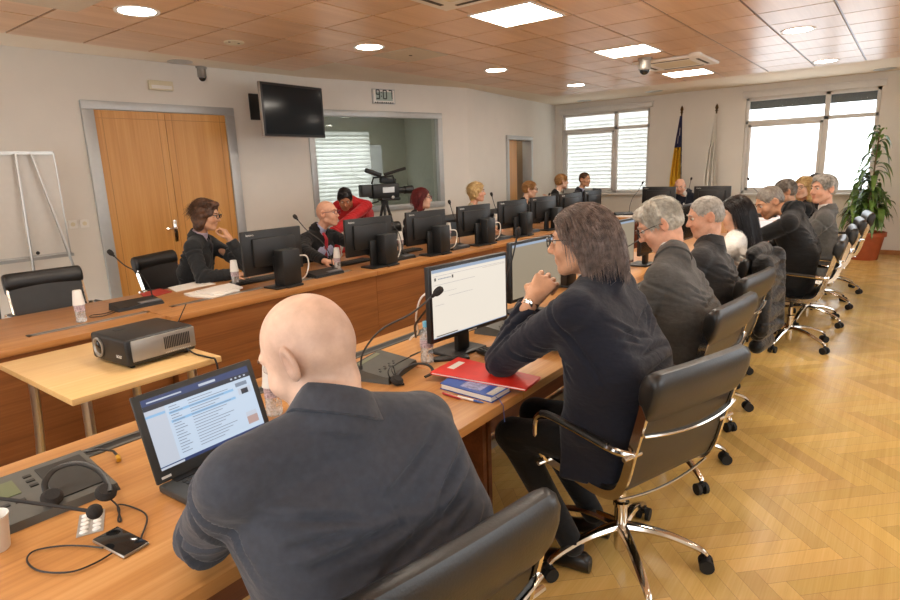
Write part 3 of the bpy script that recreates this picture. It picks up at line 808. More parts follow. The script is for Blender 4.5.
def vnormals(V, F):
    n = np.cross(V[F[:, 2]] - V[F[:, 0]], V[F[:, 3]] - V[F[:, 1]]); N = np.zeros_like(V)
    for i in range(4): np.add.at(N, F[:, i], n)
    return N / (np.linalg.norm(N, axis=1)[:, None] + 1e-12)
def to_obj(name, V, F, mat, parent=None, loc=None, col=None):
    me = bpy.data.meshes.new(name); Vl = V - (np.asarray(loc) if loc is not None else 0)
    me.vertices.add(len(Vl)); me.vertices.foreach_set('co', Vl.astype(np.float32).ravel()); me.loops.add(F.size); me.loops.foreach_set('vertex_index', F.astype(np.int32).ravel())
    me.polygons.add(len(F)); me.polygons.foreach_set('loop_start', np.arange(0, F.size, F.shape[1], dtype=np.int32)); me.update(calc_edges=True)
    me.polygons.foreach_set('use_smooth', [True] * len(F)); me.materials.append(MATS[mat] if isinstance(mat, str) else mat)
    if col is not None:
        at = me.color_attributes.new('col', 'FLOAT_COLOR', 'POINT'); d = np.ones((len(Vl), 4), np.float32); d[:, :3] = col; at.data.foreach_set('color', d.ravel())
    me.validate(); o = bpy.data.objects.new(name, me); COL.objects.link(o)
    if parent is not None: o.parent = parent
    return o
def wrinkle(V, N, amp, freq, seed, stretch=None, centers=()):
    """cloth folds: low-frequency ridged waves, stronger near the joints given"""
    r = np.random.default_rng(seed); d = np.zeros(len(V))
    for i in range(5):
        k = nrmz(r.normal(size=3) * (stretch if stretch is not None else np.ones(3))) * freq * (.6 + .35 * i); ph = r.uniform(0, 6.28)
        warp = .6 * np.sin(V @ (r.normal(size=3) * freq * .5) + r.uniform(0, 6)); d += np.sin(V @ k + ph + warp) / (1 + .6 * i)
    d = -np.abs(d / 2.2) + .4
    wgt = np.full(len(V), .28)
    for c, rad in centers: wgt = np.maximum(wgt, np.exp(-((np.linalg.norm(V - c, axis=1) / rad) ** 2)))
    return V + N * (amp * d * wgt)[:, None]

def folds(V, N, fl, seed, gain=1.0):
    """creases of cloth. Entry: origin, across-axis, along-axis, side-axis (or None), [(h0, tilt, bend, s0, s1, amp, width), ...]"""
    D = np.zeros(len(V))
    for c, ah, as_, side, lst in fl:
        ah = nrmz(np.asarray(ah, float)); as_ = np.asarray(as_, float); as_ = nrmz(as_ - ah * (as_ @ ah)); q = V - c; h = q @ ah; s = q @ as_; far = np.linalg.norm(q, axis=1)
        ok = np.ones(len(V)) if side is None else np.clip((q @ nrmz(np.asarray(side, float))) * 30 + .6, 0, 1)
        for h0, tilt, bend, s0, s1, amp, w in lst:
            x = h - h0 - tilt * s - bend * s * s; m = (s0 + s1) / 2; hw = (s1 - s0) / 2; win = np.clip(1 - ((s - m) / hw) ** 2, 0, 1) ** .7 * ok * (far < .34)
            D += amp * win * (.75 * np.exp(-((x - 1.5 * w) / (1.2 * w)) ** 2) - np.exp(-(x / w) ** 2) + .35 * np.exp(-((x + 1.6 * w) / (1.3 * w)) ** 2))
    return V + N * (D * gain)[:, None]
attr_mat('skin', 'col', .48, .35, .0, .12, 250)
SKIN = {'light': np.array(lin('#dfb59a')[:3]), 'pale': np.array(lin('#e3c0a8')[:3]), 'tan': np.array(lin('#cd9d7c')[:3]), 'ruddy': np.array(lin('#d9a68a')[:3]), 'dark': np.array(lin('#a96f4e')[:3])}
def hair_mat(name, a, b, rough=.45):
    t = NT(name); v = t.coords(); f = t.noise(v, 42, 3, .5); t.l(t.ramp(f, [(.25, a), (.75, b)]), t.b.inputs['Base Color']); t.set(Roughness=rough); t.b.inputs['Specular IOR Level'].default_value = .45
    MATS[name] = t.m
hair_mat('hair_brown', '#3a2418', '#6b4a33'); hair_mat('hair_long', '#43362f', '#8d7a70', .32); hair_mat('hair_grey', '#8d877b', '#cfc9ba'); hair_mat('hair_salt', '#77736c', '#b9b3a8')
hair_mat('hair_black', '#120e0e', '#2b2220', .3); hair_mat('hair_darkgrey', '#5e554b', '#8e857a'); hair_mat('hair_red', '#4b0f0e', '#7d2320', .4); hair_mat('hair_blonde', '#a9834d', '#d9bb83'); hair_mat('hair_sandy', '#8a5f35', '#b98a52'); hair_mat('hair_dark', '#1d1613', '#3b2c24')
plain('frame_maroon', '#5e2030', .3); plain('eye', '#c9bdb0', .25); plain('iris', '#3b2b20', .15); plain('lens', '#141414', .3)

def head_axes(yaw, pitch, roll=0):
    y = math.radians(yaw); p = math.radians(pitch); f = np.array([math.cos(y) * math.cos(p), math.sin(y) * math.cos(p), math.sin(p)]); r0 = np.array([math.sin(y), -math.cos(y), 0.])
    u = np.cross(r0, f); a = math.radians(roll); r = r0 * math.cos(a) + u * math.sin(a); u = np.cross(r, f)
    return np.stack([r, f, u], 1)     # columns right, forward, up
def add_head(F, c, R, s=1.0, female=False, jaw=1.0):
    P = lambda x, y, z: c + R @ (np.array([x, y, z]) * s)
    k = .014 * s
    F.ell(P(0, -.014, .035), np.array([.0765, .097, .086]) * s, R, k); F.ell(P(0, .03, -.028), np.array([.061, .066, .088]) * s, R, .03)
    F.ell(P(0, -.045, .0), np.array([.064, .06, .065]) * s, R, .03)
    for sx in (-1, 1):
        F.cone(P(sx * .054 * jaw, .0, -.062), P(sx * .02, .062, -.098), .017 * s, .017 * s, .03); F.ell(P(sx * .038, .062, -.028), np.array([.026, .024, .026]) * s, R, .022)
        F.cone(P(sx * .04, .074, .034), P(sx * .014, .086, .03), .009 * s, .010 * s, .014)
    F.ell(P(0, .068, -.1), np.array([.022, .02, .017]) * s, R, .02)
    for sx in (-1, 1): F.ell(P(sx * .031, .101, .012), np.array([.017, .014, .011]) * s, R, .012, True)
    F.cone(P(0, .088, .016), P(0, .112, -.026), .0085 * s, .0115 * s, .012)
    for sx in (-1, 1): F.ell(P(sx * .0125, .1, -.031), np.array([.009, .011, .008]) * s, R, .008)
    F.cone(P(-.017, .087, -.058), P(.017, .087, -.058), .0075 * s, .0075 * s, .007); F.cone(P(-.014, .086, -.071), P(.014, .086, -.071), .0078 * s, .0078 * s, .007)
    for sx in (-1, 1):
        Re = R @ np.array(Matrix.Rotation(sx * .5, 3, 'Z')); e = P(sx * .081, -.014, .0)
        F.ell(e, np.array([.0095, .023, .036]) * s, Re, .005); F.ell(e + R @ np.array([sx * .009, .004, .004]) * s, np.array([.009, .0135, .022]) * s, Re, .005, True)
        F.cone(e + R @ np.array([-sx * .004, .012, -.018]) * s, e + R @ np.array([-sx * .002, .007, -.03]) * s, .007 * s, .007 * s, .006)
def add_hand(F, w, d, n, side, curl=.5, s=1.0, spread=.1, pose=None):
    """w wrist, d finger direction, n back-of-hand normal, side +1 right / -1 left"""
    d = nrmz(np.asarray(d, float)); n = nrmz(np.asarray(n, float) - d * (np.asarray(n, float) @ d)); x = np.cross(d, n) * side    # x points to the thumb side... flipped below
    L = .185 * s; px_ = -x
    kn = []
    F.cone(w - d * .03 * s, w + d * .02 * s, .026 * s, .026 * s, .02)
    for i, off in enumerate((-.030, -.010, .010, .029)):
        b = w + d * (.088 - .004 * abs(i - 1.2)) * s + px_ * off * s; kn.append(b); F.cone(w + d * .02 * s + px_ * off * .55 * s, b, .0155 * s, .0125 * s, .012)
    lens = [(.041, .026, .021), (.045, .029, .022), (.042, .027, .021), (.033, .020, .019)]
    for i in range(4):
        p = kn[i]; a = 0; q = px_ * ((i - 1.5) * spread)
        for j, l in enumerate(lens[i]):
            a += curl * (.75, 1.0, .7)[j] * (1 + .08 * i); dd = nrmz((d + q * (1 if j == 0 else .3)) * math.cos(a) - n * math.sin(a)); e = p + dd * l * s
            F.cone(p, e, (.0095, .0088, .0080)[j] * s, (.0088, .0080, .0068)[j] * s, .0035); p = e
    t0 = w + d * .022 * s - px_ * .026 * s - n * .008 * s; td = nrmz(d * .75 - px_ * .62 - n * (.25 + .5 * curl)); t1 = t0 + td * .042 * s; td2 = nrmz(d * .9 - px_ * (.25 - .5 * curl) - n * (.2 + .5 * curl)); t2 = t1 + td2 * .031 * s; t3 = t2 + nrmz(td2 + d * .1 + px_ * .35 * curl) * .025 * s
    F.cone(w + d * .01 * s, t1, .02 * s, .0125 * s, .014); F.cone(t1, t2, .0112 * s, .0102 * s, .004); F.cone(t2, t3, .0102 * s, .0082 * s, .004)
def ik(S, W, L1, L2, hint):
    v = W - S; d = np.linalg.norm(v); d = min(max(d, abs(L1 - L2) + .01), (L1 + L2) * .999); u = nrmz(v); a = (L1 * L1 - L2 * L2 + d * d) / (2 * d); h = math.sqrt(max(L1 * L1 - a * a, 1e-6))
    p = hint - u * (hint @ u); return S + u * a + nrmz(p) * h

def strands(name, c, R, s, n, fn, rad, mat, parent, loc, seed=1, sides=3):
    """hair locks as fine tubes; fn(rng) -> list of head-local points"""
    r = np.random.default_rng(seed); vs = []; fs = []; o = 0
    for i in range(n):
        pts = fn(r)
        if pts is None: continue
        pts = np.array(pts); m = len(pts); rr = rad * r.uniform(.6, 1.2)
        tg = np.gradient(pts, axis=0); tg /= np.linalg.norm(tg, axis=1)[:, None] + 1e-9; out = pts / (np.linalg.norm(pts, axis=1)[:, None] + 1e-9)
        b = np.cross(tg, out); b /= np.linalg.norm(b, axis=1)[:, None] + 1e-9; nn = np.cross(b, tg)
        tap = np.linspace(1, .25, m)[:, None] * rr
        ring = [pts + tap * (math.cos(2 * PI * k / sides) * nn + math.sin(2 * PI * k / sides) * b * 1.6) for k in range(sides)]
        vs.append(np.stack(ring, 1).reshape(-1, 3))
        q = np.arange(m - 1)[:, None] * sides + np.arange(sides)[None]; q2 = np.arange(m - 1)[:, None] * sides + (np.arange(sides)[None] + 1) % sides
        fs.append((np.stack([q, q2, q2 + sides, q + sides], -1).reshape(-1, 4)) + o); o += m * sides
    V = np.concatenate(vs) * s @ R.T + c; return to_obj(name, V, np.concatenate(fs), mat, parent, loc)
CR_C = np.array([0, -.014, .035]); CR_R = np.array([.0765, .097, .086])
def flow(r, start, steps, ds, gravity, lift, away, wav=0., split=None):
    """walk a lock over the skull: start direction on the skull, 'away' field then gravity"""
    p = CR_C + start * CR_R * (1 + lift); out = [p.copy()]; ph = r.uniform(0, 6.3); vel = None
    for i in range(steps):
        q = (p - CR_C) / (CR_R * (1 + lift)); m = np.linalg.norm(q); nn = nrmz(q / (CR_R))
        d = away(p, nn, i) + np.array([0, 0, -1.]) * gravity * (i / steps * 1.5 + .15)
        if wav: d = d + wav * np.array([math.sin(ph + i * 1.3), math.cos(ph * 1.7 + i * 1.1), 0])
        if m < 1.06: d = d - nn * (d @ nn)
        d = nrmz(d); vel = d if vel is None else nrmz(vel * .55 + d * .45); p = p + vel * ds
        q = (p - CR_C) / (CR_R * (1 + lift)); m = np.linalg.norm(q)
        if m < 1: p = CR_C + q / m * CR_R * (1 + lift)
        # keep clear of the neck
        rad = math.hypot(p[0], p[1] + .02)
        if p[2] < -.05 and rad < .066: p[:2] = np.array([0, -.02]) + (p[:2] - np.array([0, -.02])) / (rad + 1e-6) * .066
        out.append(p.copy())
    return out
def hair(style, mat, c, R, s, parent, loc, seed=3, big=False):
    res = .006 if not big else .0045
    P = lambda x, y, z: c + R @ (np.array([x, y, z]) * s)
    f = Field(c - .36 * s, c + .24 * s, res)
    dens = 1.4 if big else .85
    E = {}
    if style in ('short', 'crop', 'grey', 'side', 'receding'):
        t = {'short': 1.10, 'crop': 1.045, 'grey': 1.10, 'side': 1.12, 'receding': 1.06}[style]
        f.ell(P(0, -.016, .036), CR_R * np.array([t + .01, t, t]) * s, R, .01); f.ell(P(0, -.05, -.005), np.array([.066, .06, .06]) * s * (t - .01), R, .02)
        if style == 'side': f.ell(P(.01, .035, .098), np.array([.058, .05, .03]) * s, R, .02)
        if style == 'grey': f.ell(P(.0, .05, .085), np.array([.062, .045, .032]) * s, R, .02)
        # face and neck free
        f.ell(P(0, .105, -.03), np.array([.085, .075, .115 if style != 'receding' else .135]) * s, R, .008, True); f.box(P(0, .02, -.13), np.array([.12, .12, .075]) * s, R, .02, .012, True)
        for sx in (-1, 1): f.ell(P(sx * .085, .012, -.02), np.array([.02, .045, .052]) * s, R, .008, True)
        f.cone(P(0, -.06, -.14), P(0, -.03, -.085), .055 * s, .05 * s, .012, True)
        if style == 'receding': f.ell(P(0, .02, .13), np.array([.045, .08, .04]) * s, R, .02, True)
    elif style == 'long':
        f.ell(P(0, -.018, .038), CR_R * 1.13 * s, R, .01); f.ell(P(0, -.045, -.05), np.array([.08, .058, .1]) * s, R, .04)
        for sx in (-1, 1): f.cone(P(sx * .068, -.02, .02), P(sx * .062, -.03, -.12), .024 * s, .02 * s, .03)
        f.ell(P(0, .11, -.03), np.array([.072, .085, .11]) * s, R, .01, True); f.box(P(0, .04, -.15), np.array([.05, .08, .09]) * s, R, .02, .02, True)
        f.ell(P(-.09, .016, -.016), np.array([.022, .022, .03]) * s, R, .01, True)
    elif style in ('bob', 'vlong', 'curly', 'tousled'):
        g = {'bob': 1.14, 'vlong': 1.1, 'curly': 1.24, 'tousled': 1.16}[style]
        f.ell(P(0, -.02, .038), CR_R * g * s, R, .01); low = {'bob': -.13, 'vlong': -.26, 'curly': -.05, 'tousled': -.08}[style]
        f.ell(P(0, -.045, low / 2), np.array([.082, .06, abs(low) * .75 + .05]) * s * (g - .06), R, .04)
        for sx in (-1, 1): f.cone(P(sx * .075, -.005, .03), P(sx * .072, -.01, low), .027 * s * g, .02 * s, .03)
        f.ell(P(0, .115, -.035), np.array([.066, .085, .105]) * s, R, .012, True); f.cone(P(0, .03, -.12), P(0, .02, -.3), .052 * s, .05 * s, .01, True)
        if style == 'tousled': f.ell(P(0, .06, .1), np.array([.06, .04, .03]) * s, R, .02)
    elif style == 'fringe':   # ring of hair around a bald top
        f.ell(P(0, -.02, .02), CR_R * np.array([1.05, 1.05, .95]) * s, R, .01); f.box(P(0, 0, .12), np.array([.14, .16, .075]) * s, R, .02, .01, True); f.ell(P(0, .08, -.02), np.array([.1, .095, .12]) * s, R, .01, True)
        f.box(P(0, .02, -.14), np.array([.12, .12, .075]) * s, R, .02, .012, True)
        for sx in (-1, 1): f.ell(P(sx * .085, .005, -.02), np.array([.02, .04, .045]) * s, R, .008, True)
    V, Fc = f.mesh(); V = relax(V, Fc, 1); N = vnormals(V, Fc)
    L = ((V - c) @ R) / s
    rr = np.random.default_rng(seed)
    if style in ('curly', 'tousled'):
        d = sum(np.sin(L @ (rr.normal(size=3) * (60 if style == 'curly' else 42)) + rr.uniform(0, 6)) for _ in range(4)) * .0028; V = V + N * d[:, None] * s
    else:
        ang = np.arctan2(L[:, 0], -(L[:, 1] + .02)); d = (np.sin(ang * 26 + L[:, 2] * 25 + 2 * np.sin(L[:, 2] * 40)) + np.sin(ang * 47 + 1 + L[:, 2] * 60)) * .0011; V = V + N * d[:, None] * s
    ob = to_obj('hair', V, Fc, mat, parent, loc)
    # locks
    def onskull(r, zmin, front=.55):
        for _ in range(50):
            v = nrmz(r.normal(size=3))
            if v[2] > zmin and not (v[1] > front and v[2] < .45): return v
        return v
    if style == 'long':
        def fn(r):
            st = onskull(r, -.1, .5); part = lambda p, nn, i: np.array([np.sign(p[0] + .012) * .7 * min(1, max(.05, (p[1] + .06) / .09)), -.5, .0]) * (1.2 if i < 6 else .2)
            L = flow(r, st, r.integers(11, 18), .0135, 1.2, r.uniform(.11, .2), part, .16)
            return [q for q in L if not (q[1] > .035 and q[2] < .02 and abs(q[0]) < .075)] if len(L) > 4 else None
        def fn2(r):
            L = fn(r); return L if L is not None and len(L) > 4 else None
        strands('hair_locks', c, R, s, int(1500 * dens), fn2, .0015, mat, ob, loc, seed)
    elif style in ('grey', 'side', 'short'):
        def fn(r):
            st = onskull(r, -.25, .62); part = lambda p, nn, i: np.array([.55 * np.sign(p[0] + .03), .25 if p[1] > -.02 else -.6, .1])
            L = flow(r, st, r.integers(4, 7), .009, .9, r.uniform(.09, .14), part, .25); return L
        strands('hair_locks', c, R, s, int(1300 * dens), fn, .0013, mat, ob, loc, seed)
    elif style in ('bob', 'vlong'):
        stp = {'bob': (9, 14), 'vlong': (17, 28)}[style]
        def fn(r):
            st = onskull(r, .0, .5); part = lambda p, nn, i: np.array([np.sign(p[0] + .01) * .7, -.35, .0]) * (1.1 if i < 5 else .15)
            L = flow(r, st, r.integers(*stp), .0135, 1.5, r.uniform(.10, .17), part, .06); return [q for q in L if not (q[1] > .045 and q[2] < .02 and abs(q[0]) < .06)]
        def fn2(r):
            L = fn(r); return L if len(L) > 4 else None
        strands('hair_locks', c, R, s, int(1200 * dens), fn2, .0018, mat, ob, loc, seed)
    elif style in ('curly', 'tousled'):
        def fn(r):
            st = onskull(r, -.3, .5); a = r.normal(size=3)
            if style == 'tousled': return flow(r, st, r.integers(6, 11), .012, .8, r.uniform(.12, .24), lambda p, nn, i: np.array([np.sign(p[0] + .02) * .5 + .5 * math.sin(a[0] * 3 + i * .5), -.6 + .4 * a[1], .2 * math.cos(a[2] + i * .6)]), .35)
            return flow(r, st, 6, .010, .3, r.uniform(.12, .26), lambda p, nn, i: np.array([math.sin(a[0] * 3 + i * 1.2), -.4, math.cos(a[1] * 3 + i * 1.2)]), .5)
        strands('hair_locks', c, R, s, int(900 * dens), fn, .0018, mat, ob, loc, seed)
    return ob
def spectacles(c, R, s, parent, loc, mat='lens', thick=.0028):
    m = MB(); P = lambda x, y, z: Vector(c + R @ (np.array([x, y, z]) * s))
    for sx in (-1, 1):
        pts = []
        for k in range(20):
            a = 2 * PI * k / 20; ex = math.copysign(abs(math.cos(a)) ** .6, math.cos(a)); ez = math.copysign(abs(math.sin(a)) ** .6, math.sin(a)); pts.append(P(sx * .033 + .025 * ex, .114 - .006 * abs(ex + sx * .3) , .010 + .0165 * ez))
        m.tube(pts, thick, 6, closed=True); m.tube([P(sx * .058, .108, .016), P(sx * .076, .07, .018), P(sx * .083, .0, .012), P(sx * .08, -.012, .0)], thick * .9, 6)
    m.tube([P(-.009, .115, .014), P(0, .118, .017), P(.009, .115, .014)], thick, 6)
    o = m.build('spectacles', mat, parent, 50, loc=None); 
    for v in o.data.vertices: v.co -= Vector(loc)
    return o
def face_bits(c, R, s, parent, loc, browmat):
    P = lambda x, y, z: Vector(c + R @ (np.array([x, y, z]) * s)) - Vector(loc)
    for sx in (-1, 1):
        m = MB(); m.sphere(P(sx * .031, .0800, .0115), .0115 * s, 12, 8); ey = m.build('eye', 'eye', parent)
        m = MB(); m.sphere(P(sx * .0312, .0878, .0110), .0060 * s, 10, 6); m.build('iris', 'iris', ey)
        m = MB(); m.tube([P(sx * .013, .0965, .031), P(sx * .03, .0945, .036), P(sx * .048, .082, .031)], [.0028 * s, .0034 * s, .0016 * s], 6); m.build('eyebrow', browmat, parent)

def person(label, pelvis, sh, head, body_yaw, hy, hp, hr=0, skin='light', hairs=None, hs=1.0, female=False, wl=None, wr=None, el=None, er=None, handL=None, handR=None,
           jacket='suit_navy', shirt='shirt_white', tie=None, trousers='suit_navy', glasses=None, face=True, res=.0075, big=False, belly=0., sw=.185, knees=None, collar=True, seated=True, sh_yaw=None, seed=1, stubble=0, skirt=False, open_front=False, browmat='hair_dark', wamp=.009, back_curve=.03, tw=1.0, tilt=0, armr=1.0, tuck=.03, flap=False):
    pelvis, sh, head = (np.asarray(a, float) for a in (pelvis, sh, head)); loc = np.array([pelvis[0], pelvis[1], 0.])
    by = math.radians(body_yaw); fwd = np.array([math.cos(by), math.sin(by), 0.]); rgt = np.array([fwd[1], -fwd[0], 0.])
    sy = math.radians(sh_yaw if sh_yaw is not None else body_yaw); sf = np.array([math.cos(sy), math.sin(sy), 0.]); sr = np.array([sf[1], -sf[0], 0.])
    spine = sh - pelvis; su = nrmz(spine); bf = nrmz(sf - su * (sf @ su)); br = np.cross(bf, su); Rb = np.stack([br, bf, su], 1)
    mid = pelvis + spine * .5 - bf * back_curve; chest = pelvis + spine * .74 - bf * back_curve * .5
    SL, SR = sh - sr * sw + V3(0, 0, tilt), sh + sr * sw - V3(0, 0, tilt)
    Rh = head_axes(hy, hp, hr); hb = head + Rh @ (np.array([0, -.03, -.075]) * hs); neck0 = sh + su * .075 - bf * .015
    # arms
    def rest(sgn): return sh + sr * sgn * (sw + .0) + sf * .33 + V3(0, 0, 0) * 0 + np.array([0, 0, ZT + .035 - sh[2]])
    wl = np.asarray(wl, float) if wl is not None else rest(-1) + sr * .08; wr = np.asarray(wr, float) if wr is not None else rest(1) - sr * .08
    EL = np.asarray(el, float) if el is not None else ik(SL, wl, .29, .26, -sr * .5 + np.array([0, 0, -.8]) - sf * .2)
    ER = np.asarray(er, float) if er is not None else ik(SR, wr, .29, .26, sr * .5 + np.array([0, 0, -.8]) - sf * .2)
    lo = np.min([pelvis - .26, sh - .3, head - .22, EL - .16, ER - .16, wl - .24, wr - .24], 0); hi = np.max([pelvis + .26, sh + .3, head + .22, EL + .16, ER + .16, wl + .24, wr + .24], 0)
    fs = .93 if female else 1.0
    def torso(F, g, arms=True, k=.03, cuff=0.0, hips=True):
        F.ell(pelvis + su * .03, (np.array([.165 * (1 + (tw - 1) * .6), .12, .13]) + g) * fs, Rb, k)
        dn = pelvis + su * .06; up = sh - su * .09
        c1 = (dn + mid) * .5; u1 = nrmz(mid - dn); R1 = np.stack([br, nrmz(bf - u1 * (bf @ u1)), u1], 1); h1 = np.linalg.norm(mid - dn) * .5 + .07
        c2 = (mid + up) * .5; u2 = nrmz(up - mid); R2 = np.stack([br, nrmz(bf - u2 * (bf @ u2)), u2], 1); h2 = np.linalg.norm(up - mid) * .5 + .07
        F.box(c1 + bf * belly * .5, np.array([(.150 * fs + belly * .6) * tw + g, .105 + belly + g, h1]), R1, .095, k + .03)
        F.box(c2, np.array([.162 * fs * tw + g + (sw - .185) * .6, .102 + g, h2 + .02]), R2, .095, k + .03)
        F.cone(neck0 - su * .035, SL + sr * .03, .062 * fs + g * .7, .050 * fs + g, .03); F.cone(neck0 - su * .035, SR - sr * .03, .062 * fs + g * .7, .050 * fs + g, .03)
        F.cone(up, neck0 - su * .01, .085 + g, .056 + g * .8, .04)
        for S, E, W in ((SL, EL, wl), (SR, ER, wr)):
            F.cone(S - su * .012, E, (.050 * fs + g) * (armr if g > 0 else 1), (.040 * fs + g) * (armr if g > 0 else 1), .022); F.cone(E, W - nrmz(W - E) * cuff, (.040 * fs + g) * (armr if g > 0 else 1), .030 * fs + g * (1.0 if cuff else .9), .02)
        return F
    # the body itself, one continuous skin
    F = Field(lo, hi, res); torso(F, -.012, cuff=0)
    F.cone(neck0 - su * .02, hb, .056 * fs, .052 * fs, .03); add_head(F, head, Rh, hs, female)
    for (W, E, h, sgn) in ((wl, EL, handL, -1), (wr, ER, handR, 1)):
        fd = nrmz(W - E); h = h or {}
        add_hand(F, W, h.get('d', fd * .6 + sf * .4 + np.array([0, 0, -.15])), h.get('n', np.array([0, 0, 1.])), sgn, h.get('curl', .45), h.get('s', .95 if not female else .87), h.get('spread', .1))
    kn = knees if knees is not None else [pelvis + fwd * .43 - rgt * .12 + V3(0, 0, -.05), pelvis + fwd * .43 + rgt * .12 + V3(0, 0, -.05)]
    V, Fc = F.mesh(); V = relax(V, Fc, 1, .35)
    L = ((V - head) @ Rh) / hs; base = SKIN[skin]; col = np.tile(base, (len(V), 1))
    def tint(mask, c, a): col[:] = col * (1 - (a * mask)[:, None]) + np.asarray(c)[None] * (a * mask)[:, None]
    g = lambda p, r: np.exp(-(((L - np.array(p)) / np.array(r)) ** 2).sum(1))
    tint(np.clip(g((0, .1, -.065), (.024, .03, .011)), 0, 1), base * np.array([.78, .48, .46]), .75)
    for sx in (-1, 1): tint(g((sx * .042, .075, -.03), (.025, .03, .02)), base * np.array([1.0, .78, .72]), .45); tint(g((sx * .08, -.01, 0), (.02, .03, .035)), base * np.array([1.0, .72, .64]), .5)
    tint(g((0, .115, -.025), (.015, .02, .015)), base * np.array([1.0, .78, .72]), .5)
    if stubble:
        hs_ = np.clip((L[:, 2] + .06 + (-.5 * np.clip(L[:, 1], -1, .02))) * 30, 0, 1) * np.clip((.05 - L[:, 1]) * 25, 0, 1) * np.clip((.105 - L[:, 2]) * 12, 0, 1) * (np.linalg.norm(L, axis=1) < .17); tint(hs_, base * np.array([.50, .51, .55]), stubble)
    body = to_obj('person', V, Fc, 'skin', None, loc, col); body.location = loc; tag(body, label, 'person')
    # trousers and shoes
    F = Field(np.min([pelvis - .25, kn[0] - .2, kn[1] - .2, [9e9, 9e9, -.01]], 0) * [1, 1, 0] + [-.15, -.15, -.01], np.max([pelvis + .25, kn[0] + .2, kn[1] + .2], 0) + [.12, .12, .02], .011)
    F.ell(pelvis + V3(0, 0, -.01), np.array([.175 * fs, .13, .105]), np.stack([rgt, fwd, V3(0, 0, 1)], 1), .04)
    ank = []
    for sgn, K in zip((-1, 1), kn):
        Hh = pelvis + rgt * sgn * .09 + V3(0, 0, -.015); A = np.array([K[0], K[1], .09]) - fwd * tuck if seated else np.array([K[0], K[1], .09]); A = A + rgt * sgn * .01; ank.append(A)
        F.cone(Hh, K, .092 * fs, .066 * fs, .04); F.cone(K, A + V3(0, 0, .015), .064 * fs, .048 if not skirt else .04, .03)
    V, Fc = F.mesh(); V = relax(V, Fc, 1); V = wrinkle(V, vnormals(V, Fc), .006, 22, seed + 5, centers=[(k_, .14) for k_ in kn]); to_obj('trousers', V, Fc, trousers, body, loc)
    for sgn, A in zip((-1, 1), ank):
        m = MB(); R3 = Matrix((Vector(rgt), Vector(fwd), Vector((0, 0, 1)))).transposed(); q = []
        prof = [(-.075, .026, .07), (-.05, .036, .085), (0, .038, .085), (.05, .041, .062), (.11, .044, .045), (.16, .036, .038), (.185, .012, .03)]
        vs = []; fc = []; nn = 12
        for (yy, hw, ht) in prof:
            for k in range(nn):
                a = 2 * PI * k / nn; vs.append(Vector(A) * 1 + R3 @ Vector((hw * math.cos(a), yy, 0)) + Vector((0, 0, -A[2] + max(.002, ht * .5 + ht * .5 * math.sin(a)))))
        for i in range(len(prof) - 1):
            for k in range(nn): fc.append((i * nn + k, i * nn + (k + 1) % nn, (i + 1) * nn + (k + 1) % nn, (i + 1) * nn + k))
        fc += [tuple(range(nn)), tuple((len(prof) - 1) * nn + k for k in range(nn))]
        m.add([v - Vector(loc) for v in vs], fc); m.build('shoe', 'shoe_leather', body, 60)
    # shirt collar / shirt front
    if shirt:
        F = Field(np.min([sh - .2, pelvis - .22], 0), np.max([sh + .26, pelvis + .24], 0), min(res, .008))
        if open_front or not jacket:
            dn = pelvis + su * .06; up = sh - su * .09; c1 = (dn + up) * .5 - bf * back_curve * .5; F.box(c1 + bf * belly * .5, np.array([.15 * fs + belly * .4, .104 + belly, np.linalg.norm(up - dn) * .5 + .06]), Rb, .09, .03); F.cone(up, neck0, .09, .058, .04)
        nd = nrmz(hb - neck0); F.cyl(neck0 - nd * .03, neck0 + nd * .052, .0725 * fs, .0635 * fs, .012)
        V, Fc = F.mesh(); to_obj('shirt', relax(V, Fc, 1, .3), Fc, shirt, body, loc)
    if jacket:
        g = .019; F = Field(lo, hi, max(res, .008) if not big else .0075); torso(F, g, cuff=.025)
        # skirts of the coat over the hips
        F.cone(pelvis - rgt * .09 + V3(0, 0, -.02), pelvis - rgt * .09 + fwd * .10 + V3(0, 0, -.02), .12 * fs, .10, .05); F.cone(pelvis + rgt * .09 + V3(0, 0, -.02), pelvis + rgt * .09 + fwd * .10 + V3(0, 0, -.02), .12 * fs, .10, .05)
        if flap:
            for sg in (-1,): F.box(pelvis + rgt * sg * .205 + fwd * .07 + V3(0, 0, -.015), np.array([.018, .11, .115]), np.stack([nrmz(rgt + V3(0, 0, .25 * sg)), fwd, nrmz(V3(0, 0, 1) - rgt * .25 * sg)], 1), .015, .06)
        nd = nrmz(hb - neck0)
        if collar:
            F.cyl(neck0 - nd * .045 - bf * .004, neck0 + nd * .033 - bf * .006, .094 * fs, .0765 * fs, .014)
        if open_front:   # the V of the lapels
            for q in np.linspace(0, 1, 9):
                cpt = neck0 * (1 - q) + (mid * .6 + pelvis * .4) * q + bf * (.13 + .02 * math.sin(q * 3)); F.ell(cpt + bf * (.03 + belly * q), np.array([.055 * (1 - q) + .012, .075, .05]), Rb, .006, True)
        # throat stays open
        F.cone(neck0 + nd * .0 + bf * .05, neck0 + nd * .1 + bf * .06, .045, .07, .008, True)
        for W, E in ((wl, EL), (wr, ER)):   # flat sleeve ends
            u = nrmz(W - E); F.cyl(W - u * .02, W + u * .06, .075, .075, .004, True)
        V, Fc = F.mesh(); V = relax(V, Fc, 2, .5); N = vnormals(V, Fc)
        fl = []; rg = np.random.default_rng(seed); U = rg.uniform
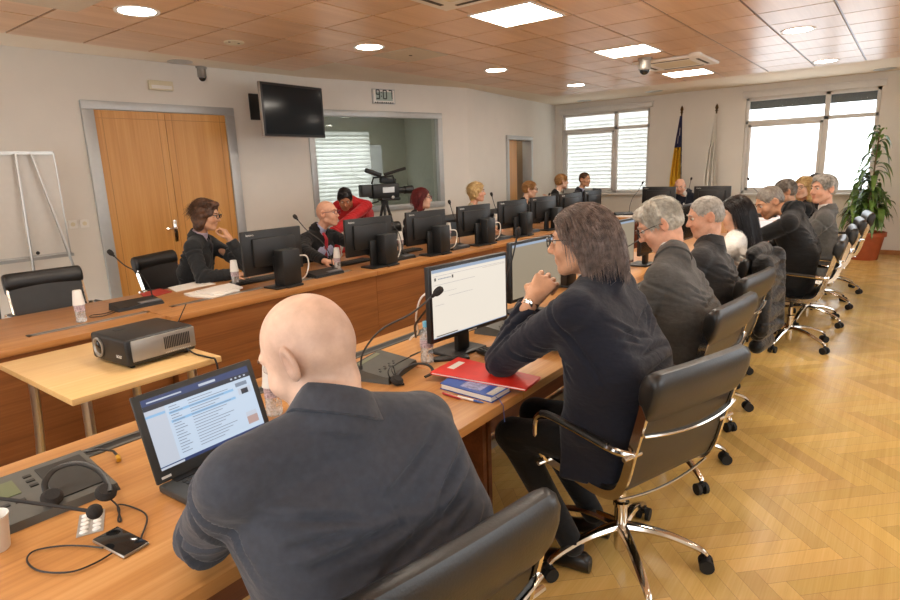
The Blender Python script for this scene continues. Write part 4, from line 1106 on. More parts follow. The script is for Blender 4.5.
        for S_, E_, W_, sg in ((SL, EL, wl, -1), (SR, ER, wr, 1)):
            ua, fa = nrmz(E_ - S_), nrmz(W_ - E_); pn = np.cross(ua, fa); pn = nrmz(pn) if np.linalg.norm(pn) > .05 else br; inn = nrmz(fa - ua)
            fl.append((S_ + ua * .045, ua, pn, None, [(0, U(-.1, .1), 0, -.12, .12, .0055, .009)]))                    # armhole seam
            fl.append((E_, ua + fa, pn, None, [(U(-.05, -.03), U(-.5, .5), U(-3, 3), -.075, .075, .006, .009), (U(-.015, .01), U(-.5, .5), U(-3, 3), -.08, .08, .007, .010), (U(.025, .05), U(-.5, .5), U(-3, 3), -.075, .075, .006, .009), (.08, U(-.4, .4), 0, -.06, .06, .004, .009)]))
            fl.append((S_ + (E_ - S_) * .5, ua, pn, None, [(U(-.06, -.02), U(.4, .9) * (1 if U() > .5 else -1), 0, -.07, .07, .005, .010), (U(.02, .06), U(-.9, -.3), 0, -.07, .06, .0045, .011)]))
            fl.append((E_ + (W_ - E_) * .5, fa, pn, None, [(U(-.04, 0), U(-.7, .7), 0, -.06, .06, .004, .008), (U(.03, .05), U(-.7, .7), 0, -.06, .06, .004, .008)]))
            fl.append((S_ - su * .10 - sr * sg * .07, su, br * sg, -bf, [(0, .55, -1, -.10, .07, .006, .011), (-.045, .35, -1, -.11, .06, .006, .011), (-.085, .2, 0, -.10, .05, .0045, .011)]))
        bk = mid - bf * .05
        fl.append((bk, su, br, -bf, [(U(.03, .06), U(-.25, .25), U(-1, 1), -.20, .05, .006, .012), (U(-.02, .01), U(-.25, .25), U(-1, 1), -.16, .19, .008, .012), (U(-.08, -.05), U(-.3, .3), U(-1, 1), -.05, .21, .007, .012), (U(-.13, -.10), U(-.3, .3), U(-1, 1), -.2, .12, .006, .012)]))
        fl.append((bk + su * .10, su, br, -bf, [(U(.03, .06), U(.1, .35), U(-1, 1), -.02, .20, .006, .011), (U(-.02, .01), U(-.35, -.1), U(-1, 1), -.20, .06, .006, .011), (U(-.06, -.04), U(-.1, .2), U(-1, 1), -.12, .2, .008, .012)]))
        fl.append((chest - bf * .05, br, su, -bf, [(0, .0, 0, -.30, .13, .0022, .004)]))                              # centre back seam
        fl.append((mid + bf * .05, su, br, bf, [(.04, .3, 0, -.2, .0, .005, .011), (-.03, -.3, 0, .0, .2, .005, .011)]))
        V = folds(V, N, fl, seed, wamp / .009 * 1.25)
        jk = to_obj('jacket', V, Fc, jacket, body, loc)
        if collar:
            x_ = nrmz(br - nd * (br @ nd)); y_ = nrmz(np.cross(nd, x_)); m = MB(); path = []; K = 26
            if y_ @ bf < 0: y_ = -y_
            rows = []
            for q in range(K + 1):
                a_ = math.radians(-90 - 128 + 256 * q / K); d_ = x_ * math.cos(a_) + y_ * math.sin(a_); fr = max(0, math.sin(a_) + .15)   # 0 at the back, grows to the front
                top = neck0 + d_ * .0745 * fs + nd * (.046 - .05 * fr); out = neck0 + d_ * (.094 * fs + .010 * abs(math.cos(a_))) + nd * (.004 - .055 * fr) - su * .012
                rows.append([top - d_ * .004, top + nd * .004, top + d_ * .005, out + d_ * .004, out - nd * .004 - d_ * .001, neck0 + d_ * .078 * fs + nd * (-.01 - .05 * fr)])
            vs = [Vector(p - loc) for r_ in rows for p in r_]; n6 = 6; fc = []
            for i in range(K):
                for k_ in range(n6): fc.append((i * n6 + k_, i * n6 + (k_ + 1) % n6, (i + 1) * n6 + (k_ + 1) % n6, (i + 1) * n6 + k_))
            fc += [tuple(range(n6)), tuple(K * n6 + k_ for k_ in range(n6))]
            m.add(vs, fc); m.build('collar', jacket, jk, 70)
    if tie:
        m = MB(); path = []; 
        for q in np.linspace(0, 1, 8):
            cpt = neck0 * (1 - q) + (mid * .55 + pelvis * .45) * q; o = cpt + bf * ((.062 if q == 0 else .112 + .012 * math.sin(q * 3)) + belly * q * 1.4) - (su * .0)
            path.append((o, Vector(br), Vector(bf), q))
        vs = []; fc = []
        for i, (o, A, B, q) in enumerate(path):
            hw = .018 if i == 0 else .020 + .018 * q
            for a, b in ((-hw, 0), (0, .006), (hw, 0), (0, -.004)): vs.append(Vector(o) + A * a + B * b - Vector(loc))
        for i in range(len(path) - 1):
            for k in range(4): fc.append((i * 4 + k, i * 4 + (k + 1) % 4, (i + 1) * 4 + (k + 1) % 4, (i + 1) * 4 + k))
        m.add(vs, fc); m.build('tie', tie, body, 60)
    if hairs: hair(hairs[0], hairs[1], head, Rh, hs, body, loc, seed + 11, big)
    if face: face_bits(head, Rh, hs, body, loc, browmat)
    if glasses: spectacles(head, Rh, hs, body, loc, glasses, .0021 if head[1] < 3 else .003)
    return body, dict(head=head, Rh=Rh, wl=wl, wr=wr, EL=EL, ER=ER, SL=SL, SR=SR, loc=loc)
cloth('suit_slate', '#3a3e47', .8, .35); cloth('suit_navy', '#171a26', .85, .35); cloth('suit_grey', '#504e4b', .85, .4); cloth('suit_darkgrey', '#343333', .85, .4); cloth('suit_black', '#141415', .85, .4); cloth('suit_charcoal', '#26282a', .85, .4)
cloth('blouse_white', '#dedad2', .8, .4); cloth('shirt_white', '#e4e2de', .8, .1); cloth('shirt_blue', '#a3a7c4', .8, .2); cloth('shirt_lilac', '#b7a5b3', .8, .2); cloth('tracksuit_red', '#b3171d', .6, .5); cloth('tie_red', '#9c1626', .5, .1); cloth('tie_dark', '#1d1c26', .5, .1)
cloth('cardigan_cream', '#c8b79b', .85, .4); cloth('coat_black', '#171717', .45, .9); plain('shoe_leather', '#141210', .3)
cloth('jacket_tweed', '#5c5b58', .9, .4); cloth('trousers_beige', '#b5a284', .85, .4)
import time as _t
P_ = {}
def _p(key, *a, **k):
    P_[key] = person(*a, **k)
# near row, seen from behind ----------------------------------------------------
_p('bald', 'bald man in a slate grey suit bending over the open laptop', (.83, .78, .55), (.785, .92, 1.052), (.785, 1.0, 1.24), 82, 108, -28, 0, 'pale', None, 1.06,
   jacket='suit_slate', trousers='suit_black', shirt='shirt_white', wl=(.74, 1.36, .80), el=(.595, 1.17, .845), wr=(1.08, 1.37, .80), er=(1.22, 1.08, .84), big=True, res=.0048, sw=.238, stubble=.6, tilt=.018, armr=1.04, wamp=.014, knees=[np.array([.56, 1.22, .53]), np.array([.98, 1.24, .53])], sh_yaw=82, belly=.02, tw=1.36, browmat='hair_brown', seed=4)
_p('longhair', 'man with long brown hair in a navy blazer, fist at his chin', (2.13, .80, .58), (2.13, .92, 1.122), (2.09, .98, 1.335), 96, 104, -6, 0, 'tan', ('long', 'hair_long'), 1.04,
   jacket='suit_navy', trousers='suit_black', shirt='shirt_white', wl=py(532, 301, 1.14), el=(1.97, 1.26, .845), wr=(2.42, 1.30, .80), er=(2.62, 1.1, .84), handL=dict(d=py(556, 266, 1.10) - py(532, 301, 1.14), n=(-.75, -.35, .5), curl=.95, s=1.22), glasses='lens', big=True, res=.0048, wamp=.012, tuck=.27, flap=True, armr=1.12, back_curve=.05, sw=.24, sh_yaw=94, belly=.03, tw=1.42, seed=8)
_p('greyman', 'grey-haired man with glasses in a mid grey suit, reading head down', (3.13, .84, .57), (3.17, .96, 1.060), (3.23, 1.05, 1.29), 94, 112, -30, 0, 'ruddy', ('grey', 'hair_grey'), 1.10,
   jacket='suit_grey', trousers='suit_grey', glasses='lens', big=False, res=.007, sw=.225, sh_yaw=92, tw=1.3, back_curve=.05, seed=12, belly=.02, browmat='hair_salt')
_p('cropman', 'man with cropped grey hair in a dark grey suit, facing the monitors', (3.98, .90, .57), (4.02, .99, 1.030), (4.02, 1.02, 1.265), 92, 120, -14, 0, 'ruddy', ('crop', 'hair_salt'), 1.03,
   jacket='suit_darkgrey', trousers='suit_darkgrey', res=.0075, sw=.21, tw=1.15, seed=15, browmat='hair_salt')
_p('darkwoman', 'woman with long dark hair in a white blouse', (4.76, 1.02, .56), (4.84, 1.02, 0.970), (4.92, 1.03, 1.215), 95, 118, -12, 0, 'light', ('vlong', 'hair_black'), 1.0, female=True,
   jacket='blouse_white', collar=False, shirt=None, trousers='suit_black', res=.0075, sw=.17, seed=19)
_p('blackjacket', 'man in a black jacket leaning far forward, chin on his hand', (5.84, .70, .56), (5.76, .77, 1.10), (5.80, .95, 1.245), 94, 125, -30, 0, 'tan', ('crop', 'hair_darkgrey'), 1.08,
   jacket='suit_black', trousers='suit_black', res=.0075, sw=.23, tw=1.25, back_curve=.06, seed=23, belly=.03, wl=(5.74, 1.17, 1.03), el=(5.55, 1.22, .83), handL=dict(d=(.2, -.2, .9), n=(-.4, .6, .3), curl=.6))
_p('leaning', 'older man with wavy grey hair in a grey jacket, leaning back in profile', (6.66, .66, .57), (6.62, .62, 1.050), (6.60, .64, 1.315), 100, 138, -2, 0, 'ruddy', ('side', 'hair_salt'), 1.06,
   jacket='jacket_tweed', trousers='suit_darkgrey', res=.008, sw=.205, seed=27, wl=(6.42, 1.02, .80), wr=(6.75, 1.05, .79))
_p('behind', 'man with brown-grey hair mostly hidden behind the black jacket', (7.56, .86, .57), (7.50, 1.0, 1.010), (7.45, 1.08, 1.25), 95, 115, -12, 0, 'tan', ('short', 'hair_darkgrey'), 1.05, jacket='suit_black', res=.009, seed=31)
_p('fairwoman', 'fair-haired woman with glasses beyond the leaning man, in profile', (8.40, .88, .56), (8.36, .98, 1.010), (8.28, 1.0, 1.255), 100, 150, -2, 0, 'light', ('bob', 'hair_blonde'), 1.02, female=True, jacket='suit_black', collar=False, shirt=None, glasses='lens', res=.009, sw=.17, seed=35)
_p('darkfar', 'dark-haired person at the far end of the near table', (9.15, .90, .56), (9.15, .98, 1.030), (9.12, .98, 1.27), 100, 140, 0, 0, 'tan', ('short', 'hair_black'), 1.0, jacket='suit_black', res=.009, seed=39)
# far row, facing us ---------------------------------------------------------------
_p('tousled', 'man with tousled brown hair and glasses in a dark suit, hand at his lips', (2.86, 5.18, .58), (2.84, 4.98, 1.050), (2.87, 4.88, 1.305), -78, -50, -12, 0, 'tan', ('tousled', 'hair_brown'), 1.03,
   jacket='suit_charcoal', shirt='shirt_lilac', tie='tie_dark', open_front=True, trousers='suit_charcoal', glasses='lens', res=.007, sw=.20, sh_yaw=-50, seed=43, wr=(2.9, 4.60, .80), wl=(2.93, 4.66, 1.10), el=(3.04, 4.58, .84), handL=dict(d=(-.28, .26, .9), n=(.6, -.7, .2), curl=.9))
_p('redtie', 'bald man with glasses, dark suit and red tie', (4.14, 5.06, .56), (4.14, 4.92, 0.970), (4.20, 4.82, 1.215), -85, -70, 2, 0, 'ruddy', None, 1.08,
   jacket='suit_black', shirt='shirt_blue', tie='tie_red', open_front=True, glasses='frame_maroon', res=.007, sw=.205, belly=.03, seed=47, wr=(3.76, 4.40, .80), er=(3.78, 4.72, .88), wl=(4.40, 4.38, .80), handR=dict(d=(.3, -.9, -.1), n=(0, -.2, 1), curl=.3, spread=.18))
_p('redhair', 'woman with dark red bobbed hair and glasses', (5.72, 4.98, .56), (5.72, 4.9, 1.010), (5.80, 4.86, 1.275), -88, -62, 0, 0, 'light', ('bob', 'hair_red'), 1.04, female=True, jacket='suit_black', shirt=None, collar=False, glasses='frame_maroon', res=.008, sw=.17, seed=51)
_p('curly', 'woman with curly blonde hair in a cream cardigan', (6.98, 4.95, .56), (6.94, 4.88, 1.020), (6.98, 4.84, 1.29), -88, -64, 0, 0, 'ruddy', ('curly', 'hair_blonde'), 1.04, female=True, jacket='cardigan_cream', shirt=None, collar=False, res=.008, sw=.17, seed=55)
_p('shorthair', 'woman with short sandy hair, hand raised to her face', (8.36, 4.96, .56), (8.32, 4.86, 1.010), (8.40, 4.80, 1.26), -85, -60, -6, 0, 'light', ('short', 'hair_sandy'), 1.06, female=True, jacket='suit_black', shirt=None, collar=False, glasses='lens', res=.008, sw=.17, seed=59, wl=(8.56, 4.55, 1.08), el=(8.62, 4.5, .84), handL=dict(d=(-.2, .3, .9), n=(.4, -.8, .2), curl=.6))
_p('fairfar', 'fair-haired woman in a black jacket and white shirt, turned to the head table', (9.46, 4.98, .56), (9.5, 4.9, 1.070), (9.58, 4.84, 1.34), -75, -38, 0, 0, 'light', ('short', 'hair_sandy'), 1.05, female=True, jacket='suit_black', shirt='shirt_white', res=.009, sw=.175, seed=63)
_p('corner', 'dark-haired man in a dark suit in the corner by the blinds', (10.46, 4.98, .57), (10.46, 4.9, 1.070), (10.48, 4.82, 1.345), -92, -104, -4, 0, 'tan', ('crop', 'hair_brown'), 1.05, jacket='suit_navy', shirt='shirt_blue', tie='tie_dark', open_front=True, res=.009, sw=.20, seed=67)
_p('headman', 'bald man in a navy suit behind the head-table monitor', (11.1, 3.16, .56), (10.98, 3.12, 0.980), (10.92, 3.22, 1.185), 175, 190, -18, 0, 'ruddy', None, 1.05, jacket='suit_navy', shirt='shirt_white', open_front=True, res=.009, sw=.20, seed=71)
# camera operator bending down beside the red-tied man
_p('operator', 'camera operator in a red tracksuit top bending down, dark-haired', (5.50, 5.62, .90), (5.12, 5.42, 1.23), py(345, 199, 5.30), 205, 226, -34, 0, 'dark', ('short', 'hair_black'), 1.0, jacket='tracksuit_red', shirt=None, collar=False, trousers='suit_black', res=.008, sw=.19, seed=75, seated=False,
   wl=py(337, 262, 5.2), el=py(334, 232, 5.15), wr=py(345, 255, 5.55), er=py(352, 235, 5.6), knees=[np.array([5.46, 5.52, .48]), np.array([5.50, 5.74, .48])])

def watch():
    b, q = P_['longhair']; u = nrmz(q['wl'] - q['EL']); loc = Vector(q['loc']); m = MB(); R = frame_from(u); c0 = Vector(q['wl'] - u * .005)
    R2 = Matrix((R.col[1], R.col[2], R.col[0])).transposed(); m.lathe([(.032, -.009), (.0345, -.009), (.0345, .009), (.032, .009)], c0 - loc, 24, R2); w = m.build('watch_strap', 'chrome', b); nv = nrmz(np.array((-.75, -.35, .5))); nv = Vector(nrmz(nv - u * (nv @ u)))
    m = MB(); R3 = frame_from(nv); R3 = Matrix((R3.col[1], R3.col[2], R3.col[0])).transposed(); m.lathe([(0, -.003), (.02, -.003), (.02, .007), (.017, .009), (0, .009)], c0 + nv * .033 - loc, 22, R3); m.build('watch_case', 'chrome', w)
watch()
# ------------------------------------------------------------------ screens
emit('screen_doc', '#f1e7d8', 0.357); emit('screen_beige', '#c9b89c', 0.196); emit('screen_bar', '#a9bdd6', 0.288); emit('screen_ink', '#6f6a66', 0.144); emit('screen_navy', '#26427f', 0.23); emit('screen_navy_dark', '#16233f', 0.144)
emit('screen_mail', '#c4d5e8', 0.357); emit('screen_mail_line', '#8f9db2', 0.259); emit('screen_hl', '#8ebde4', 0.346); emit('screen_pink', '#c9a79f', 0.288); emit('screen_text_light', '#d6deec', 0.288)
def make_monitor(name, label, group, kind='off', w=.56, h=.345, logo=True):
    """front faces local -y; base at the origin"""
    t = thing(name, (0, 0, 0), 0, label, 'monitor', group); z0 = .115
    m = MB(); m.box((0, .0, z0 + h / 2), (w, .030, h), None, .006); m.box((0, .026, z0 + h * .5), (w * .72, .03, h * .66), None, .012); hs = m.build('housing', 'black_plastic', t, 40)
    b = .016
    m = MB(); m.bx((-w / 2 + b, -.0162, z0 + b * 1.3), (w / 2 - b, -.0152, z0 + h - b)); 
    def rect(mm, x0, x1, y0, y1, mat, dz=.0006):
        X0 = -w / 2 + b; Z0 = z0 + b * 1.3; W = w - 2 * b; Hh = h - b * 2.3
        mm.cur = mat; y = -.0162 - dz; mm.quad((X0 + W * x0, y, Z0 + Hh * y0), (X0 + W * x1, y, Z0 + Hh * y0), (X0 + W * x1, y, Z0 + Hh * y1), (X0 + W * x0, y, Z0 + Hh * y1))
    if kind == 'doc':
        rect(m, 0, 1, .955, 1, 1); rect(m, .46, .99, .905, .958, 2, .0005); rect(m, 0, 1, 0, .012, 1); rect(m, .03, .30, .02, .035, 3, .0008)
        for q, (a, c) in enumerate(((.03, .05), (.245, .265))): rect(m, a, c, .84, .885, 3)
        for q in range(9): rect(m, .075 + q * .018, .088 + q * .018, .852, .868, 4)
        rect(m, .02, .55, .775, .779, 4); rect(m, .02, .985, .905, .909, 4); rect(m, .66, .985, .885, .888, 3); rect(m, .20, .52, .585, .589, 4); rect(m, .02, .3, .66, .663, 4); rect(m, .03, .14, .48, .484, 4)
        scr = m.build('screen', ['screen_doc', 'screen_bar', 'screen_doc', 'screen_ink', 'screen_mail_line'], t, 0)
    elif kind == 'beige': 
        rect(m, 0, 1, .955, 1, 1); scr = m.build('screen', ['screen_beige', 'screen_bar'], t, 0)
    else: scr = m.build('screen', 'screen_off', t, 0)
    m = MB(); m.box((0, .055, .13), (.085, .03, .24), None, .008); m.build('stand_column', 'black_plastic', t); m = MB(); m.box((0, .085, .008), (.24, .18, .016), None, .007); m.build('stand_base', 'black_plastic', t)
    if logo:
        text('logo', 'lenovo', .026, 'logo_white', mat4((-1, 0, 0), (0, 0, 1), (0, 1, 0), (w * .37, .0158, z0 + h - .03)), t)
        m = MB(); m.bx((-.03, -.0158, z0 + .006), (.03, -.0150, z0 + .012)); m.build('front_mark', 'logo_white', t, 0)
    return t
MON = make_monitor('monitor', 'far monitor back in front of the tousled-haired man, first of its row', 'black monitors seen from behind', 'off')
MON.location = (2.885, 4.0, ZT); MON.rotation_euler = (0, 0, PI)
for x, y, r, lab in ((3.955, 3.99, 175, 'far monitor back right of the red-tied man, second of its row'), (4.80, 3.99, 173, 'far monitor back in front of the red-haired woman'), (5.66, 3.98, 173, 'far monitor back in front of the curly blonde woman'),
                     (6.53, 3.99, 172, 'far monitor back just right of the curly blonde woman'), (7.36, 4.0, 172, 'far monitor back before the sandy-haired woman holding her face'), (8.25, 4.02, 172, 'far monitor back before the fair-haired person in black and white'),
                     (9.1, 4.05, 176, 'far monitor back in the corner before the dark-suited man'), (9.78, 4.28, 215, 'tilted monitor at the table corner, below the blinds')):
    dup(MON, (x, y, ZT), math.radians(r), lab)
for y, lab in ((3.35, 'head-table monitor standing left of the bald man in navy'), (2.50, 'head-table monitor standing right of the bald man in navy'), (2.95, 'head-table monitor directly before the navy suit')):
    if y == 2.95: continue
    dup(MON, (10.2, y, ZT), PI / 2, lab)
mA = make_monitor('monitor', 'near lit monitor with a white document beside the capped bottle', 'lit near monitors', 'doc'); mA.location = (2.22, 1.60, ZT); mA.rotation_euler = (0, 0, math.radians(-5))
mB = make_monitor('monitor', 'near monitor with beige screen behind the long-haired man’s fist', 'lit near monitors', 'beige'); mB.location = (3.07, 1.72, ZT); mB.rotation_euler = (0, 0, math.radians(-3))
mB['label'] = "near monitor with beige screen, behind the long-haired man's fist"
for x, y, lab in ((4.22, 1.68, 'near monitor with beige screen in front of the grey-haired reader'),):
    dup(mB, (x, y, ZT), math.radians(-3), lab)
for x, y, lab in ((5.05, 1.70, 'dark near monitor hidden behind the cropped grey head'), (5.9, 1.70, 'dark near monitor before the dark-haired woman')): dup(MON, (x, y, ZT), math.radians(-3), lab, 'dark near monitors')
# upright computers with their stands
def make_tower():
    t = thing('desktop_computer', (0, 0, 0), 0, 'black upright computer behind the first far monitor, with a white cable', 'computer', 'black upright computers')
    m = MB(); m.box((0, 0, .157), (.175, .11, .28), None, .008); m.build('case', 'black_plastic', t, 40)
    m = MB(); m.box((0, 0, .009), (.16, .16, .018), None, .006); m.build('foot', 'black_plastic', t, 40)
    m = MB(); m.bx((-.08, -.05, .29), (.08, .05, .2985)); m.build('top_panel', 'dark_grey_plastic', t, 0)
    for k in range(5): pass
    return t
TW = make_tower(); TW.location = (2.93, 3.885, ZT); TW.rotation_euler = (0, 0, .05)
for x, y, lab in ((4.07, 3.87, 'black upright computer behind the second far monitor'), (4.90, 3.87, 'black upright computer by the monitor of the red-haired woman'), (5.78, 3.87, 'black upright computer by the monitor of the curly blonde woman'),
                  (6.68, 3.88, 'black upright computer by the fifth far monitor'), (7.55, 3.89, 'black upright computer by the sixth far monitor'), (2.66, 1.93, 'black upright computer between the two nearest lit monitors'), (3.92, 1.95, 'black upright computer beside the grey-haired reader')):
    dup(TW, (x, y, ZT), .05, lab)
# white cables looping from the computers to the slots
def cable(pts, r, mat, lab, name='cable', n=6, grp=None):
    m = MB(); m.tube(catmull(pts, n), r, 6); o = m.build(name, mat, None, 60); return tag(o, lab, 'cable', grp)
for x, lab in ((3.05, 'white cable curling down from the first far computer'), (4.18, 'white cable curling down from the second far computer'), (5.98, 'white cable curling by the curly blonde woman’s monitor'.replace('’', "'")), (5.10, 'white cable curling by the red-haired woman’s monitor'.replace('’', "'"))):
    cable([(x, 3.90, .98), (x + .06, 3.87, .97), (x + .075, 3.87, .89), (x + .03, 3.88, .80), (x - .02, 3.98, .757)], .006, 'white_plastic', lab, grp='white computer cables')
cable([py(428, 292, 1.78), py(420, 300, 1.82), py(416, 318, 1.9), py(418, 332, 1.95), py(411, 338, 2.0), py(406, 349, 2.05)], .005, 'white_plastic', 'white cable hanging left of the near document monitor')
cable([py(428, 308, 1.75), py(420, 318, 1.82), py(415, 326, 1.88), py(416, 337, 1.95)], .006, 'black_plastic', 'black cable hanging left of the near document monitor')
# keyboards
def make_keyboard():
    t = thing('keyboard', (0, 0, 0), 0, 'black keyboard by the elbow of the long-haired man', 'keyboard', 'black keyboards')
    m = MB(); m.box((0, 0, .010), (.45, .155, .018), None, .006); m.build('base', 'black_plastic', t, 40)
    for nm, cs in (('letter_keys', range(0, 15)), ('arrow_keys', range(16, 18)), ('number_keys', range(19, 22))):
        m = MB()
        for r in range(6):
            for c in cs: m.box((-.21 + c * .02, -.06 + r * .022, .022), (.0165, .018, .008), None, .0025, 1)
        m.build(nm, 'dark_grey_plastic', t, 40)
    return t
KB = make_keyboard(); KB.location = (2.42, 1.43, ZT); KB.rotation_euler = (0, 0, math.radians(-22))
for x, y, r, lab in ((4.0, 4.30, 180, 'black keyboard under the hands of the red-tied man'), (4.82, 4.32, 182, 'black keyboard before the red-haired woman'), (2.95, 4.34, 178, 'black keyboard beside the tousled-haired man'), (3.22, 1.42, 4, 'black keyboard before the second near monitor'), (4.2, 1.42, 2, 'black keyboard under the grey-haired reader')):
    dup(KB, (x, y, ZT), math.radians(r), lab)

# ------------------------------------------------------------------ delegate microphones
def make_mic(label, stem, foam=True, kind='far', grp='delegate microphones'):
    t = thing('microphone_unit', (0, 0, 0), 0, label, 'microphone', grp)
    m = MB(); vs = [(-.16, -.075, 0), (.16, -.075, 0), (.16, .075, 0), (-.16, .075, 0), (-.155, -.07, .022), (.155, -.07, .022), (.155, .07, .048), (-.155, .07, .048)]
    if kind == 'near': vs = [(-.135, -.10, 0), (.135, -.10, 0), (.135, .10, 0), (-.135, .10, 0), (-.13, -.095, .026), (.13, -.095, .026), (.13, .095, .058), (-.13, .095, .058)]
    m.add(vs, [(3, 2, 1, 0), (4, 5, 6, 7), (0, 1, 5, 4), (1, 2, 6, 5), (2, 3, 7, 6), (3, 0, 4, 7)]); bs = m.build('base', 'black_plastic' if kind == 'far' else 'mic_top', t, 0)
    sl = .026 / .14 if kind == 'far' else .032 / .19; m = MB()
    if kind == 'far':
        m.bx((.0, -.062, .026), (.15, .06, .034)); m.build('panel', 'mic_grey', t, 0)
    else:
        R = Matrix.Rotation(math.atan(sl), 3, 'X')
        m.box((.03, .03, .0455), (.16, .07, .003), R); m.build('panel', 'dark_grey_plastic', t, 0)
        k = MB()
        for q in range(8): k.box((-.09 + q * .02, -.035 + (q % 2) * .014, .0365 + (q % 2) * .002), (.011, .008, .004), R)
        k.build('button_row', 'black_plastic', t, 0); k = MB(); k.box((0, .075, .0545), (.17, .02, .003), R); k.build('display', 'lcd_green', t, 0)
    m = MB(); pts = catmull(stem, 6); m.tube(pts, .0042, 8); m.cyl(stem[0], Vector(stem[0]) + Vector((0, 0, .02)), .009, 10); nk = m.build('gooseneck', 'dark_grey_plastic', t)
    d = (pts[-1] - pts[-3]).normalized(); R = frame_from(d); R = Matrix((R.col[1], R.col[2], R.col[0])).transposed(); m = MB(); r = .0165 if kind != 'far' else .017
    m.lathe([(0, -.012), (.007, -.012), (.008, 0), (r * .8, .006), (r, .018), (r, .032), (r * .75, .044), (0, .049)], pts[-1], 14, R); m.build('mic_head', 'foam', nk); return t
plain('lcd_green', '#6b7358', .3)
def place_mic(x, y, rz, label, head, base_local, kind='far'):
    """head = world position of the microphone head"""
    M = Matrix.Translation((x, y, ZT)) @ Matrix.Rotation(rz, 4, 'Z'); h = M.inverted() @ Vector(head); b = Vector(base_local); d = h - b
    stem = [b, b + Vector((d.x * .05, d.y * .05, d.z * .25)), b + Vector((d.x * .3, d.y * .3, d.z * .55)), b + d * .7 + Vector((0, 0, d.z * .06)), h]
    t = make_mic(label, stem, True, kind); t.location = (x, y, ZT); t.rotation_euler = (0, 0, rz); return t
place_mic(1.90, 4.27, .0, 'lone microphone with long gooseneck at the empty end of the far table', py(113, 255, 4.25), (.13, .03, .034))
place_mic(3.42, 4.02, .0, 'microphone unit between the two first far monitors, by the red-tied man', py(297, 219, 4.15), (.12, .03, .034))
place_mic(4.42, 4.03, .0, 'microphone unit right of the second far monitor', py(391, 217, 4.15), (.08, .03, .034))
place_mic(5.30, 3.97, .0, 'microphone unit between the red-haired and the curly blonde woman', py(450, 204, 4.12), (.10, .03, .034))
place_mic(6.20, 3.98, .0, 'microphone unit right of the curly blonde woman', py(492, 196, 4.1), (.09, .03, .034))
place_mic(7.02, 4.02, .0, 'microphone unit before the sandy-haired woman', py(549, 195, 4.2), (.12, .03, .034))
place_mic(9.95, 3.85, -.9, 'microphone unit on the table corner under the blinds', px(642, 184, 10.1), (.10, .03, .034))
place_mic(10.35, 2.95, PI / 2, 'microphone unit between the two head-table monitors', px(691, 180, 10.5), (.0, .03, .034))
place_mic(10.1, 1.7, PI / 2, 'microphone unit at the right end of the head table, against the window', px(749, 180, 10.3), (.0, .03, .034))
mN = place_mic(1.80, 1.775, math.radians(14), 'near microphone unit with long gooseneck between bald man and bottle', py(434, 295, 1.52), (-.118, .045, .045), 'near')
place_mic(2.66, 1.70, .1, 'near microphone rising between the two lit monitors', py(517, 236, 1.60), (.02, .0, .05), 'near')
place_mic(3.86, 1.72, .1, 'near microphone unit beside the grey-haired reader', py(646, 235, 1.6), (-.1, .05, .05), 'near')
# big console at the lower left with its own mic
def console():
    t = thing('interpreter_console', (.42, 1.87, ZT), math.radians(-2), 'grey interpreter console with display under the headset, lower left corner', 'console')
    m = MB(); vs = [(-.25, -.135, 0), (.23, -.135, 0), (.23, .135, 0), (-.25, .135, 0), (-.245, -.13, .022), (.225, -.13, .022), (.225, .13, .05), (-.245, .13, .05)]
    m.add(vs, [(3, 2, 1, 0), (4, 5, 6, 7), (0, 1, 5, 4), (1, 2, 6, 5), (2, 3, 7, 6), (3, 0, 4, 7)]); m.build('base', 'grey_plastic', t, 0); R = Matrix.Rotation(math.atan(.028 / .26), 3, 'X')
    m = MB(); m.box((-.055, .045, .0418), (.17, .085, .003), R); m.build('display', 'lcd_green', t, 0)
    m = MB()
    for i in range(7): m.box((-.2 + i * .036, -.035, .0335), (.024, .012, .004), R)
    m.build('button_row', 'dark_grey_plastic', t, 0); m = MB()
    for i in range(3): m.box((.065, .02 + i * .03, .0395 + i * .0032), (.02, .012, .004), R)
    m.build('side_buttons', 'dark_grey_plastic', t, 0); m = MB(); m.box((.15, .0, .0375), (.12, .2, .004), R); m.build('speaker_plate', 'dark_grey_plastic', t, 0)
    m = MB(); st = [Vector(p) for p in ((-.20, .06, .045), (-.20, .05, .10), (-.17, -.02, .135), (-.08, -.11, .12))]; hd = Vector(pz(99, 509, .82)) - Vector((.42, 1.87, ZT)); st.append(hd)
    P = catmull(st, 6); m.tube(P, .0048, 8); nk = m.build('gooseneck', 'black_plastic', t); d = (P[-1] - P[-4]).normalized(); m = MB(); m.sphere(P[-1], (.019, .019, .019), 14, 10); m.build('mic_head', 'foam', nk)
console()
def headset(pts, cups, lab, boom=None):
    c = np.mean(pts, 0); t = thing('headset', tuple(c), 0, lab, 'headset'); P = catmull([Vector(p) - Vector(c) for p in pts], 6); m = MB(); m.tube(P, .008, 8, flat=.5); m.build('headband', 'black_plastic', t)
    for q in cups:
        q0 = Vector(q) - Vector(c); m = MB(); R = Matrix.Rotation(.5, 3, 'X'); m.lathe([(0, -.012), (.022, -.012), (.027, -.006), (.027, .004), (.018, .013), (0, .013)], q0, 16, R); m.build('ear_cushion', 'foam', t)
    return t
headset([pz(47, 494, .795), pz(45, 482, .82), pz(56, 469, .835), pz(78, 463, .84), pz(98, 470, .83), pz(108, 484, .81), pz(109, 492, .80)], [pz(52, 497, .795), pz(106, 492, .795)], 'black headset lying on the interpreter console')
headset([pz(396, 378, .775), pz(402, 370, .785), pz(415, 364, .79), pz(428, 365, .785), pz(433, 372, .775), pz(425, 377, .768)], [pz(397, 380, .772)], 'black headset lying between the near microphone unit and the red folder')
